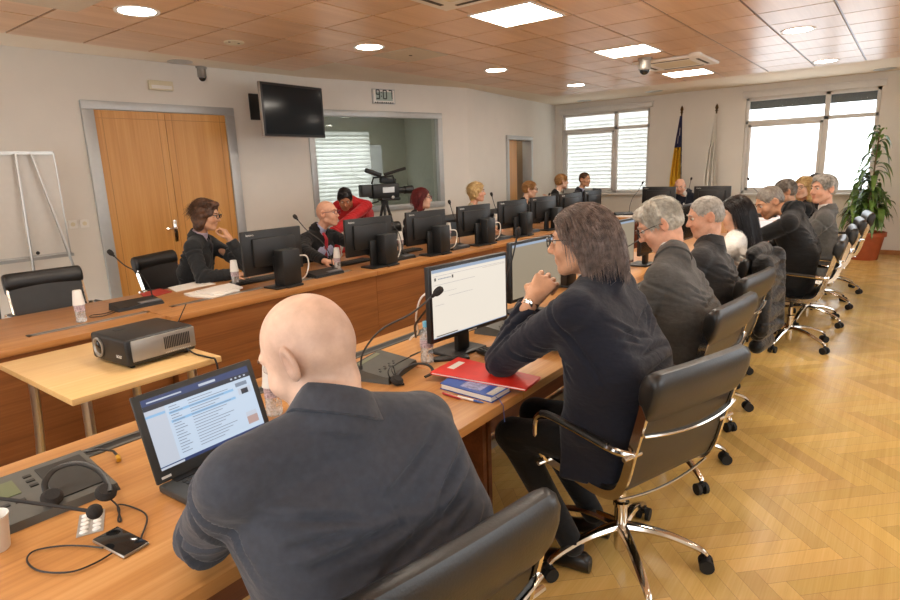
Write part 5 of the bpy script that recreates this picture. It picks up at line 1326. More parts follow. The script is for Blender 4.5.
cable([pz(107, 496, .775), pz(119, 508, .757), pz(118, 520, .756), pz(121, 520, .756), pz(118, 505, .758), pz(135, 508, .756), pz(147, 517, .756), pz(141, 538, .757)], .0024, 'black_plastic', 'thin dark cable from the headset to the phone')
cable([pz(103, 548, .757), pz(85, 546, .756), pz(60, 546, .756), pz(34, 551, .756), pz(27, 561, .756), pz(40, 571, .756), pz(70, 572, .756), pz(95, 563, .756), pz(112, 553, .757)], .0024, 'black_plastic', 'thin dark cable loop left of the phone')
cable([pz(392, 382, .757), pz(388, 372, .80), pz(393, 366, .81), pz(397, 380, .757), pz(404, 384, .757), pz(392, 368, .80), pz(420, 352, .80), pz(410, 356, .79)], .0026, 'black_plastic', 'tangled thin cable over the near microphone unit')
# phone, tablets blister, cup
def phone():
    c = (pz(98, 540, .756) + pz(115, 525, .756) + pz(147, 545, .756) + pz(123, 558, .756)) / 4; t = thing('smartphone', (c[0], c[1], ZT), math.radians(-84), 'black smartphone with silver edge lying on the near table', 'phone')
    m = MB(); m.box((0, 0, .0045), (.138, .066, .008), None, .004, 3); m.build('body', 'aluminium', t, 40); m = MB(); m.box((0, 0, .0088), (.134, .062, .0012), None, .0005); m.build('screen', 'phone_glass', t, 30)
phone()
def blister():
    c = (pz(75, 535, .753) + pz(75, 515, .753) + pz(107, 510, .753) + pz(107, 530, .753)) / 4; t = thing('pill_blister', (c[0], c[1], ZT), math.radians(65), 'silver blister pack with white pills beside the phone', 'blister pack')
    m = MB(); m.box((0, 0, .0015), (.115, .06, .001)); m.build('foil', 'blister', t, 0)
    for i in range(5):
        for j in range(2): m = MB(); m.sphere((-.042 + i * .021, -.014 + j * .028, .003), (.008, .0105, .0045), 10, 6); m.build('pill', 'pill_white', t)
blister()
m = MB(); m.lathe([(.026, 0), (.028, .003), (.036, .085), (.038, .088), (.0375, .091), (.0345, .089), (.034, .08), (.025, .006), (0, .005)], (.335, 1.69, ZT), 28); o = m.build('paper_cup', 'white_plastic'); tag(o, 'white cup cut by the left edge, beside the console', 'cup')
# little connector near the slot
c = pz(118, 457, .76); t = thing('cable_adapter', tuple(c), 0, 'small black and yellow cable adapter by the slot', 'adapter'); m = MB(); m.tube([Vector(pz(86, 452, .762)) - Vector(c), Vector(pz(100, 449, .765)) - Vector(c), Vector(pz(113, 451, .764)) - Vector(c), (0, 0, .004)], .004, 6); m.build('lead', 'black_plastic', t); m = MB(); m.cyl((0, 0, .002), Vector(pz(119, 461, .757)) - Vector(c) + Vector((0, 0, .002)), .0075, 10); m.build('plug', 'yellow_plug', t)

# ------------------------------------------------------------------ laptop
def laptop():
    a = Vector(pz(158, 486, .772)); b_ = Vector(pz(283, 428, .772)); d = (b_ - a); W = d.length; yaw = math.atan2(d.y, d.x); W = .405
    t = thing('laptop', (a.x, a.y, ZT), yaw, 'black open laptop showing a mail window before the bald man', 'laptop'); D = .255
    m = MB(); m.box((W / 2, -D / 2, .013), (W, D, .022), None, .006); m.build('base', 'dark_grey_plastic', t, 40)
    m = MB()
    for r in range(6):
        for c in range(15): m.box((.055 + c * .0195, -.045 - r * .0195, .0255), (.016, .016, .004), None, .002, 1)
    m.build('keys', 'black_plastic', t, 40); m = MB(); m.box((W / 2 - .02, -.20, .0245), (.1, .06, .001)); m.build('touchpad', 'black_plastic', t, 0)
    m = MB(); m.bx((.04, -.03, .0235), (W - .04, -.004, .026)); m.build('hinge', 'black_plastic', t, 0)
    th = math.radians(18); u = Vector((0, math.sin(th), math.cos(th))); n = Vector((0, -math.cos(th), math.sin(th))); Hh = .262; o = Vector((0, .0, .022))
    R = Matrix((Vector((1, 0, 0)), -n, u)).transposed(); m = MB(); m.box(o + Vector((W / 2, 0, 0)) + u * Hh / 2 - n * .006, (W, .011, Hh), R, .004); lid = m.build('lid', 'dark_grey_plastic', t, 40)
    m = MB(); x0, x1, v0, v1 = .022, W - .022, .034, Hh - .018
    def rect(fx0, fx1, fy0, fy1, k, dz=.0009):
        m.cur = k; q = [o + Vector((x0 + (x1 - x0) * fx, 0, 0)) + u * (v0 + (v1 - v0) * fy) + n * dz for fx, fy in ((fx0, fy0), (fx1, fy0), (fx1, fy1), (fx0, fy1))]; m.quad(*q)
    rect(0, 1, 0, 1, 0); rect(0, 1, .905, 1, 1, .0012); rect(0, 1, .835, .905, 2, .0012); rect(.04, .34, .935, .955, 5, .0015); rect(.50, .66, .93, .965, 4, .0015)
    rect(0, 1, 0, .045, 1, .0012); rect(.0, .2, .0, .03, 5, .0014)
    for q in range(4): rect(.8 + q * .045, .82 + q * .045, .86, .885, 5, .0015)
    rect(0, .17, .05, .835, 6, .0011); rect(.0, .165, .735, .77, 3, .0014)
    for q in range(8): rect(.03, .11 + .03 * (q % 3), .68 - q * .06, .69 - q * .06, 5, .0014)
    for q in range(17):
        yy = .79 - q * .042; rect(.2, .27 + .02 * (q % 3), yy, yy + .011, 7, .0014); rect(.37, .60 + .05 * ((q * 7) % 4), yy, yy + .010, 7, .0014)
        if q in (2, 5): rect(.19, .80, yy - .012, yy + .024, 3, .0013)
    rect(.84, .97, .60, .70, 8, .0014); rect(.87, .94, .60, .68, 9, .0016); rect(.85, .96, .12, .24, 10, .0014); rect(.85, .96, .24, .31, 8, .0014); rect(.83, .95, .73, .79, 7, .0013)
    m.build('screen', ['screen_mail', 'screen_navy', 'screen_navy_dark', 'screen_hl', 'screen_text_light', 'screen_text_light', 'screen_text_light', 'screen_mail_line', 'screen_text_light', 'screen_navy_dark', 'screen_pink'], lid, 0)
    m = MB(); q = o + Vector((.03, 0, 0)) + u * .014 + n * .001; m.box(q, (.028, .002, .007), R); m.build('badge', 'logo_white', lid, 0)
laptop()
# ------------------------------------------------------------------ bottles with cups
def bottle(x, y, lab, capped=False, grp='water bottles with upturned cups', h=.185, tilt=0):
    t = thing('water_bottle', (x, y, ZT), 0, lab, 'bottle', grp); r = .031
    prof = [(0, .004), (r * .8, 0), (r, .006), (r, .03), (r * .93, .036), (r, .044), (r * .96, .07), (r, .078), (r * .96, .10), (r, .108), (r, .125), (r * .8, .148), (r * .48, .166), (r * .42, .17), (r * .42, .178)]
    m = MB(); m.lathe(prof, n=20); m.build('bottle_body', 'bottle_plastic', t); 
    m = MB(); m.lathe([(r * 1.01, .075), (r * 1.01, .112)], n=20); m.build('bottle_label', 'label_clear', t)
    if capped: m = MB(); m.lathe([(r * .5, .17), (r * .5, .192), (r * .46, .195), (0, .195)], n=18); m.build('cap', 'bottle_cap_blue', t)
    else: m = MB(); m.lathe([(.0365, .115), (.0345, .118), (.025, .205), (.022, .208), (0, .208)], n=22); cp = m.build('cup', 'white_plastic', t)
    return t
def clear_plastic():
    t = NT('bottle_plastic'); tr = t.n('ShaderNodeBsdfTransparent'); tr.inputs['Color'].default_value = (.96, .98, .99, 1); mx = t.n('ShaderNodeMixShader'); t.set(Base_Color=lin('#dfe4e6'), Roughness=.12); v = t.coords((1, 1, 1)); f = t.noise(v, 55, 3); rr = t.n('ShaderNodeMapRange'); rr.inputs[1].default_value = .35; rr.inputs[2].default_value = .7; rr.inputs[3].default_value = .15; rr.inputs[4].default_value = .7; t.l(f, rr.inputs[0]); t.l(rr.outputs[0], mx.inputs[0]); t.l(tr.outputs[0], mx.inputs[1]); t.l(t.b.outputs[0], mx.inputs[2]); t.l(mx.outputs[0], t.out.inputs['Surface']); MATS['bottle_plastic'] = t.m
clear_plastic()
plain('label_clear', '#b9a7ad', .4, var=.6, vscale=120)
for u, v, lab in ((82, 322, 'water bottle with upturned white cup before the leftmost empty chair'), (236, 285, 'water bottle with upturned cup beside the first far monitor'), (338, 270, 'water bottle with upturned cup before the red-tied man'),
                  (401, 250, 'water bottle with upturned cup right of the second far monitor'), (449, 239, 'water bottle with upturned cup left of the curly blonde woman'), (496, 228, 'water bottle with upturned cup right of the curly blonde woman')):
    p = pz(u, v, ZT); bottle(p[0], p[1], lab)
bottle(1.235, 1.80, 'water bottle with upturned cup behind the laptop lid, by the bald man')
bottle(2.013, 1.70, 'small water bottle with blue cap before the lit monitor', True, None)
# ------------------------------------------------------------------ papers, folder, book, pens
def sheet(name, pts, th, mat, lab, cat, z=ZT, grp=None, parent=None):
    m = MB(); m.prism([(p[0], p[1]) for p in pts], z + .0005, z + th); o = m.build(name, mat, parent, 0)
    if lab: tag(o, lab, cat, grp)
    return o
RF = [pz(430, 372, .785)[:2], pz(458, 357, .785)[:2], pz(541, 377, .785)[:2], pz(526, 389, .785)[:2]]
t = thing('folder', (0, 0, 0), 0, 'red cardboard folder under the long-haired man’s elbow'.replace('’', "'"), 'folder'); m = MB(); m.prism(RF, .7755, .777); m.build('back_cover', 'red_folder', t, 0); m = MB(); m.prism([np.array(p) * .97 + np.mean(RF, 0) * .03 for p in RF], .777, .783); m.build('pages', 'paper', t, 0); m = MB(); m.prism(RF, .783, .785); m.build('cover', 'red_folder', t, 0)
c0 = np.array(RF); lp = lambda a, b: tuple(c0[0] * (1 - a) * (1 - b) + c0[1] * a * (1 - b) + c0[3] * (1 - a) * b + c0[2] * a * b); m = MB(); m.prism([lp(.35, .08), lp(.8, .08), lp(.8, .16), lp(.35, .16)], .785, .7856); m.build('label', 'paper', t, 0)
BK = [pz(440, 383, .775)[:2], pz(455, 373, .775)[:2], pz(511, 386, .775)[:2], pz(492, 397, .775)[:2]]
t = thing('book', (0, 0, 0), 0, 'blue hardcover book with bookmark ribbon under the red folder', 'book'); m = MB(); m.prism(BK, ZT, ZT + .003); m.prism(BK, ZT + .022, ZT + .025); m.build('cover', 'book_blue', t, 0); m = MB(); m.prism([np.array(p) * .96 + np.mean(BK, 0) * .04 for p in BK], ZT + .003, ZT + .022); m.build('pages', 'paper', t, 0)
c0 = np.array(BK); m = MB(); m.prism([lp(.15, .35), lp(.9, .35), lp(.9, .72), lp(.15, .72)], ZT + .025, ZT + .0256); m.build('cover_picture', 'book_art', t, 0); m = MB(); m.prism([lp(.1, .86), lp(.95, .86), lp(.95, .98), lp(.1, .98)], ZT + .025, ZT + .0256); m.build('cover_band', 'paper_print', t, 0)
rb = [Vector(pz(496, 397, .765)), Vector(pz(499, 399, .752)), Vector(pz(502, 404, .752)), Vector((pz(502, 404, .75)[0], 1.132, .745)), Vector((pz(502, 404, .75)[0] + .003, 1.130, .68))]; m = MB(); m.tube(rb, .004, 6, flat=.3); m.build('bookmark', 'ribbon_blue', t)
def pen(p0, p1, m1, m2, lab):
    a, b = Vector(pz(*p0, ZT + .005)), Vector(pz(*p1, ZT + .005)); t = thing('pen', tuple(a), 0, lab, 'pen'); d = b - a; m = MB(); m.tube([(0, 0, 0), d * .62], .0048, 8); m.build('barrel', m1, t); m = MB(); m.tube([d * .62, d * .8, d * .95, d], [.0048, .0046, .0025, .0008], 8); m.build('cap', m2, t)
pen((443, 393), (461, 399), 'pen_red', 'pen_red', 'red pen beside the blue book'); pen((458, 396.5), (484, 403), 'white_plastic', 'pen_blue', 'white and blue pen beside the blue book')
p = pz(451, 358, ZT + .006); m = MB(); m.box((p[0], p[1], ZT + .006), (.17, .055, .012), rotz(-.75), .003); tag(m.build('remote_control', 'black_plastic'), 'flat black remote control before the lit monitor', 'remote control')
p = py(625.5, 258, 1.62); m = MB(); m.lathe([(.025, 0), (.036, .085), (.034, .085), (.024, .004), (0, .004)], (p[0], 1.62, ZT), 20); tag(m.build('paper_cup', 'white_plastic'), 'white cup beside the hair of the long-haired man', 'cup')
def at(*uv): return [pz(u, v, ZT)[:2] for u, v in uv]
sheet('paper_sheet', at((168, 288), (200, 281), (216, 284), (176, 292)), .004, 'paper', 'white sheets before the tousled-haired man, behind the larger pile', 'paper')
sheet('booklet', at((140, 294), (160, 289), (172, 292), (146, 299)), .005, 'red_print', 'red printed booklet beside the lone microphone', 'booklet')
sheet('paper_stack', at((184, 295), (222, 286), (240, 291), (212, 299), (190, 297)), .012, 'paper', 'larger pile of white papers across the far cable slot', 'paper')
sheet('paper_sheet', at((196, 294), (230, 286), (243, 290), (214, 297)), .014, 'paper', 'loose top sheet on the pile of white papers', 'paper', ZT + .012)
sheet('paper_sheet', [(7.9, 3.95), (8.25, 3.95), (8.3, 4.15), (7.95, 4.15)], .004, 'paper', 'white sheet on the far table near the corner', 'paper')
sheet('paper_sheet', [(9.55, 3.55), (9.8, 3.5), (9.85, 3.85), (9.6, 3.9)], .004, 'paper', 'white sheet at the corner of the head table', 'paper')
cable([(1.74, 4.25, .76), (1.66, 4.22, .757), (1.60, 4.25, .757), (1.56, 4.2, .757), (1.62, 4.15, .757), (1.72, 4.2, .757)], .003, 'black_plastic', 'black cable loop beside the lone far microphone')
# ------------------------------------------------------------------ projector
def projector():
    x0, y0 = 1.225, 2.945; zt = .715; W, D, Hh = .365, .36, .138
    t = thing('projector', (x0, y0, zt), math.radians(2), 'black and silver projector on the small beech table', 'projector')
    m = MB(); m.box((W / 2, D / 2, .012 + Hh / 2), (W, D, Hh), None, .016, 3); m.build('housing', 'black_plastic', t, 40)
    m = MB(); m.box((W * .5 + .012, .0, .018 + Hh * .5), (W - .03, .012, Hh * .78), None, .005); side = m.build('silver_side', 'silver_plastic', t, 40)
    m = MB()
    for i in range(15): m.box((W * .53 + i * .0095, -.0065, .018 + Hh * .53), (.0042, .003, Hh * .46), None)
    m.build('vent_grille', 'black_plastic', side, 0); m = MB()
    for i in range(15): m.box((W * .53 + i * .0095, -.0065, .018 + Hh * .17), (.004, .003, .004), None)
    m.build('vent_holes', 'logo_white', side, 0)
    R = Matrix.Rotation(-PI / 2, 3, 'Y'); lc = (0.0, D - .085, .012 + Hh * .5); m = MB(); m.lathe([(.05, -.004), (.052, .008), (.044, .010), (.038, .004), (.03, -.01), (0, -.006)], lc, 26, R); ln = m.build('lens_ring', 'silver_plastic', t)
    m = MB(); m.sphere((-.001, lc[1], lc[2]), (.01, .033, .033), 18, 10); m.build('lens', 'phone_glass', ln)
    text('logo', 'acer', .032, 'logo_white', mat4((0, -1, 0), (0, 0, 1), (-1, 0, 0), (-.0008, .075, .012 + Hh * .36)), t)
    m = MB(); m.box((W * .28, D * .72, .012 + Hh), (.05, .03, .003), None); m.build('control_panel', 'dark_grey_plastic', t, 0)
    for a, b in ((.04, .04), (W - .04, .04), (.04, D - .04), (W - .04, D - .04)): m = MB(); m.cyl((a, b, 0), (a, b, .014), .012, 10); m.build('foot', 'rubber', t)
projector()
cable([(1.575, 3.1, .85), (1.62, 3.12, .90), (1.66, 3.14, .94)], .003, 'black_plastic', 'thin black lead sticking up behind the projector')
cable([(1.53, 2.96, .75), (1.545, 2.9, .722), (1.55, 2.76, .722), (1.55, 2.715, .715), (1.555, 2.705, .6), (1.57, 2.72, .3)], .005, 'black_plastic', 'projector power cable dropping over the beech table edge')
# ------------------------------------------------------------------ television on its wall arm
def television():
    L = Vector((4.33, 5.80, 2.36)); Rr = Vector((5.26, 5.90, 2.36)); d = (Rr - L); W = d.length; d.normalize(); n = Vector((d.y, -d.x, 0)); c = (L + Rr) / 2; R = Matrix((d, -n, Vector((0, 0, 1)))).transposed(); Hh = .60
    t = thing('television', (c.x, YL, c.z), 0, 'black flat television on a wall arm beside the clock', 'television'); o = Vector((c.x, YL, c.z)); q = c - o
    m = MB(); m.box(q - n * .022, (W, .045, Hh), R, .008); m.build('housing', 'silver_plastic', t, 40); m = MB(); m.box(q + n * .002, (W - .012, .006, Hh - .014), R, .002); bz = m.build('bezel', 'black_plastic', t, 30)
    m = MB(); m.box(q + n * .0056, (W - .06, .002, Hh - .065), R); m.build('screen', 'tv_glass', t, 0)
    p = Vector(py(260, 106, 6.46)) - o; m = MB(); m.bx((p.x - .09, -.03, p.z - .16), (p.x + .1, -.003, p.z + .15), .006); m.build('wall_plate', 'black_plastic', t, 30)
    m = MB(); m.tube([(p.x + .05, -.03, p.z), (p.x + .25, -.22, p.z), q - n * .045], .022, 8); m.build('wall_arm', 'black_plastic', t)
television()
def on_booth(u, v): s, z = on_line(u, v, _a, _d); return s, z
def clock():
    s0, z1 = on_booth(371, 87.5); s1, z0 = on_booth(394.5, 105.5); n = Vector((_d.y, -_d.x, 0)); R = Matrix((_d, -n, Vector((0, 0, 1)))).transposed(); W, Hh = s1 - s0, z1 - z0 - .03
    c = _a + _d * (s0 + s1) / 2 + Vector((0, 0, (z0 + z1) / 2)); t = thing('wall_clock', tuple(c), 0, 'digital wall clock reading 9:07 above the booth window', 'clock')
    m = MB(); m.box(n * .016, (W, .032, Hh), R, .006); m.build('case', 'soft_grey_frame', t, 30); m = MB(); m.box(n * .0335, (W - .03, .004, Hh - .03), R, .001); m.build('face', 'white_plastic', t, 30)
    m = MB(); m.box(n * .036, (W - .1, .002, Hh - .08), R); m.build('display', 'lcd', t, 0)
    seg = {'9': 'abcdfg', '0': 'abcdef', '7': 'abc'}; m = MB(); sw, sh_, tk = .052, .058, .015
    def S(cx, cz, w, h): m.box(_d * cx + Vector((0, 0, cz)) + n * .0375, (w, .0015, h), R)
    for ch, x in (('9', -.105), ('0', .012), ('7', .105)):
        g = seg[ch]; zc = .025
        for k, (dx, dz, w, h) in dict(a=(0, sh_, sw, tk), g=(0, 0, sw, tk), d=(0, -sh_, sw, tk), b=(sw / 2, sh_ / 2, tk, sh_), c=(sw / 2, -sh_ / 2, tk, sh_), f=(-sw / 2, sh_ / 2, tk, sh_), e=(-sw / 2, -sh_ / 2, tk, sh_)).items():
            if k in g: S(x + dx, zc + dz, w, h)
        m.build('digit', 'led_text', t, 0); m = MB()
    S(-.047, .05, .014, .016); S(-.047, .0, .014, .016)
    m.build('colon', 'led_text', t, 0); m = MB()
    for i in range(9): S(-.15 + i * .036, -.088, .022, .016 + .006 * (i % 2))
    m.build('small_readout', 'led_text', t, 0)
clock()
# whiteboard on a tripod
def flipchart():
    Y = 6.15; a, b, c_, d0 = py(-22, 155, Y), py(53, 153, Y), py(71, 251, Y), py(-12, 263, Y); x0, x1 = (a[0] + d0[0]) / 2 - .0, (b[0] + c_[0]) / 2; z1, z0 = 1.905, .985; x0 = 1.62
    t = thing('flip_chart', ((x0 + x1) / 2, Y, 0), 0, 'white board on a metal tripod against the left wall', 'whiteboard'); ox = (x0 + x1) / 2
    m = MB(); m.bx((x0 - ox, -.01, z0), (x1 - ox, .01, z1)); m.build('board', 'board_white', t, 0)
    m = MB()
    for lo, hi in (((x0, z1 - .012), (x1, z1)), ((x0, z0), (x1, z0 + .02)), ((x0, z0), (x0 + .01, z1)), ((x1 - .01, z0), (x1, z1))): m.bx((lo[0] - ox, -.014, lo[1]), (hi[0] - ox, .014, hi[1]))
    m.build('frame', 'aluminium', t, 0); m = MB(); m.bx((x0 - ox, -.07, z0 - .02), (x1 - ox, -.005, z0 + .008)); m.build('tray', 'aluminium', t, 0)
    m = MB(); m.bx((x0 - ox + .08, -.03, z1 - .03), (x1 - ox - .02, -.012, z1 - .005)); m.build('paper_clamp', 'aluminium', t, 0)
    o = Vector((ox, Y, 0))
    for p, q in ((Vector(py(15, 154, Y - .05)), Vector(py(46, 345, Y - .12))), (Vector(py(31, 154, Y - .05)), Vector(py(96, 325, Y - .12)))):
        dv = (q - p); k = (p.z - .0) / -dv.z; e = p + dv * k; m = MB(); m.tube([p - o, e - o], .012, 8); m.build('leg', 'aluminium', t)
    m = MB(); m.tube([(x0 - ox + .02, .02, z1 - .1), (x0 - ox - .03, .1, 0)], .011, 8); m.build('leg', 'grey_plastic', t)
    p = Vector(py(38, 253, Y - .06)) - o; m = MB(); m.sphere(p, .016, 10, 8); m.build('knob', 'black_plastic', t)
flipchart()
for u, v, lab in ((80.5, 225, 'left white wall socket between board and door'), (92, 224, 'right white wall socket between board and door')):
    p = py(u, v, YL); t = thing('wall_socket', (p[0], YL, p[2]), 0, lab, 'socket', 'wall sockets'); m = MB(); m.bx((-.042, -.012, -.042), (.042, 0, .042), .004); m.build('plate', 'white_plastic', t, 30); m = MB(); m.lathe([(.0, .0), (.02, .0), (.021, .001)], (0, -.0125, 0), 16, Matrix.Rotation(PI / 2, 3, 'X')); m.build('face', 'cream_plastic', t)
p = py(165.5, 84.5, YL); t = thing('emergency_light', (p[0], YL, p[2]), 0, 'small cream emergency light above the double door', 'emergency light'); m = MB(); m.bx((-.13, -.05, -.05), (.13, 0, .05), .01); m.build('case', 'cream_plastic', t, 30); m = MB(); m.bx((-.11, -.053, -.035), (.11, -.049, .0)); m.build('lens', 'white_plastic', t, 0)
# ------------------------------------------------------------------ ceiling fittings
HB = H_CEIL - .012
def dome_camera(p, lab, s=1.0, z=H_CEIL):
    t = thing('dome_camera', (p[0], p[1], z), 0, lab, 'security camera', 'dome security cameras'); m = MB(); m.lathe([(0, 0), (.085 * s, 0), (.085 * s, -.02 * s), (.07 * s, -.03 * s), (.07 * s, -.12 * s), (.074 * s, -.13 * s), (.062 * s, -.14 * s), (0, -.14 * s)], n=24); m.build('housing', 'silver_plastic', t)
    m = MB(); m.sphere((0, 0, -.14 * s), (.06 * s, .06 * s, .055 * s), 20, 12); m.build('dome', 'phone_glass', t)
dome_camera(pz(200, 67, H_CEIL), 'dome security camera above the double door', .85)
dome_camera(pz(645, 58, HB), 'dome security camera on the ceiling near the head table', 1.0, HB)
def cassette(cx, cy, lab, w=.84):
    t = thing('air_cassette', (cx, cy, HB), 0, lab, 'air conditioner', 'ceiling air cassettes'); h = w / 2; m = MB(); m.bx((-h, -h, -.035), (h, h, 0), .012); m.build('panel', 'white_plastic', t, 30)
    m = MB(); m.bx((-h * .55, -h * .55, -.037), (h * .55, h * .55, -.034)); m.build('intake_grille', 'cream_plastic', t, 0)
    for k in range(4): m = MB(); R = Matrix.Rotation(k * PI / 2, 3, 'Z'); m.box(R @ Vector((0, h * .78, -.036)), ((w * .6), .035, .004), R); m.build('air_slot', 'vent_dark', t, 0)
p = pz(446, 11, HB - .03); cassette(p[0] - .42, p[1] - .42, 'white air cassette at the top edge, left of the largest square light')
p = pz(676, 64, HB - .03); cassette(p[0], p[1], 'white air cassette behind the ceiling dome camera')
p = pz(695, 53, HB); m = MB(); m.lathe([(0, 0), (.07, 0), (.07, -.015), (.045, -.04), (0, -.045)], (p[0], p[1], HB), 20); tag(m.build('smoke_detector', 'white_plastic'), 'white smoke detector beside the far air cassette', 'smoke detector')
p = pz(234, 42, HB); t = thing('loudspeaker', (p[0], p[1], HB), 0, 'round cream ceiling speaker above the television', 'ceiling speaker'); m = MB(); m.lathe([(0, -.006), (.075, -.006), (.085, -.012), (.092, -.006), (.092, 0)], n=24); m.build('ring', 'cream_plastic', t); 
for sx in (-1, 1): m = MB(); m.lathe([(0, -.0085), (.012, -.0085), (.012, -.005)], (sx * .05, 0, 0), 12); m.build('screw', 'vent_dark', t)
for u, v, r, lab in ((180, 62, .13, 'round grey air vent in the plaster border above the double door'), (654, 91.5, .15, 'round grey air vent in the border above the flags'), (884, 79, .15, 'round grey air vent in the border above the plant'), (584, 102.5, .14, 'round grey air vent in the border above the blinds')):
    p = pz(u, v, H_CEIL)
    if p[0] > 11.7: p = px(u, v, 11.65)
    t = thing('air_vent', (p[0], p[1], H_CEIL + .004), 0, lab, 'air vent', 'round air vents'); m = MB(); m.lathe([(r * .7, -.012), (r, -.006), (r, 0)], n=28); m.build('ring', 'aluminium', t); m = MB(); m.lathe([(0, -.004), (r * .72, -.004)], n=28); m.build('grille', 'vent_dark', t)
p = pz(405, 52.5, HB); ix = min(range(len(GX) - 1), key=lambda i: abs((GX[i] + GX[i + 1]) / 2 - p[0])); iy = min(range(len(GY) - 1), key=lambda i: abs((GY[i] + GY[i + 1]) / 2 - p[1])); cx, cy = (GX[ix] + GX[ix + 1]) / 2, (GY[iy] + GY[iy + 1]) / 2
t = thing('ceiling_vent', (cx, cy, HB), 0, 'flat cream ceiling panel between the second and third downlight', 'ceiling panel'); m = MB(); m.bx((-.3, -.29, -.006), (.3, .29, .002)); m.build('panel', 'white_panel', t, 0); m = MB(); m.lathe([(0, -.009), (.02, -.009), (.02, -.005)], n=14); m.build('nozzle', 'vent_dark', t)
p = pz(79, 13, HB); t = thing('ceiling_vent', (p[0] - .33, p[1] - .33, HB), 0, 'flat cream ceiling panel in the top left corner', 'ceiling panel'); m = MB(); m.bx((-.93, -.29, -.006), (.3, .3, .002)); m.build('panel', 'white_panel', t, 0); m = MB(); m.lathe([(0, -.009), (.02, -.009), (.02, -.005)], n=14); m.build('nozzle', 'vent_dark', t)
# ------------------------------------------------------------------ flags
def flag(u, v, lab, mats, X=11.75):
    p = px(u, v, X); top = p[2]; t = thing('flag', (X, p[1], 0), 0, lab, 'flag')
    m = MB(); m.cyl((0, 0, .03), (0, 0, top - .12), .014, 10); m.build('pole', mats[0], t); m = MB(); m.lathe([(0, 0), (.17, 0), (.17, .02), (.04, .05), (.03, .2), (0, .2)], n=24); m.build('base', 'aluminium', t)
    m = MB(); m.lathe([(0, -.13), (.014, -.13), (.016, -.09), (.03, -.075), (.016, -.06), (.03, -.03), (.02, .01), (0, .045)], (0, 0, top), 14); m.build('finial', 'gold_tip', t)
    z1 = top - .14; z0 = .75; K = 22; Rr = 24; m = MB(); rows = []
    for i in range(Rr + 1):
        q = i / Rr; z = z1 + (z0 - z1) * q; wl_, wr_ = .02 + .125 * min(1, q * 1.5) ** .9, .02 + .05 * min(1, q * 1.5); row = []
        for k in range(K + 1):
            s = k / K; y = wl_ - (wl_ + wr_) * s; x = -.03 - .035 * (min(1, q * 3)) * math.sin(s * PI * 6 + q * 2.0) - .02 * q; row.append((x, y, z - .05 * abs(s - .5) * q))
        rows.append(row)
    vs = [v_ for r_ in rows for v_ in r_]; n = K + 1
    for i in range(Rr):
        for k in range(K):
            q = i / Rr; s = k / K
            if len(mats) == 3: m.cur = 0
            else: m.cur = 0 if (q < .30 or s > .80) else 1
            if m.cur == 0 and len(mats) > 3 and s > .72 and q > .34 and i % 3 == 0 and k == K - 3: m.cur = 2
            if m.cur == 0 and len(mats) > 3 and ((i in (3, 4) and k in (10, 11)) or (i in (5, 6) and k in (7, 8, 13))): m.cur = 2
            m.add([vs[i * n + k], vs[i * n + k + 1], vs[(i + 1) * n + k + 1], vs[(i + 1) * n + k]], [(0, 1, 2, 3)])
    bm_name = 'cloth'; o = m.build(bm_name, mats[1:] if len(mats) > 3 else [mats[1]], t, 0)
    bm = bmesh.new(); bm.from_mesh(o.data); bmesh.ops.remove_doubles(bm, verts=bm.verts[:], dist=1e-5); bm.to_mesh(o.data); bm.free(); o.data.polygons.foreach_set('use_smooth', [True] * len(o.data.polygons))
    so = o.modifiers.new('thickness', 'SOLIDIFY'); so.thickness = .003
flag(682, 108, 'blue and yellow flag with white stars draped on its pole', ['pole_wood', 'flag_blue', 'flag_yellow', 'flag_white'])
flag(717, 106, 'white flag hanging folded on its pole', ['pole_white', 'flag_white', 'flag_white'])
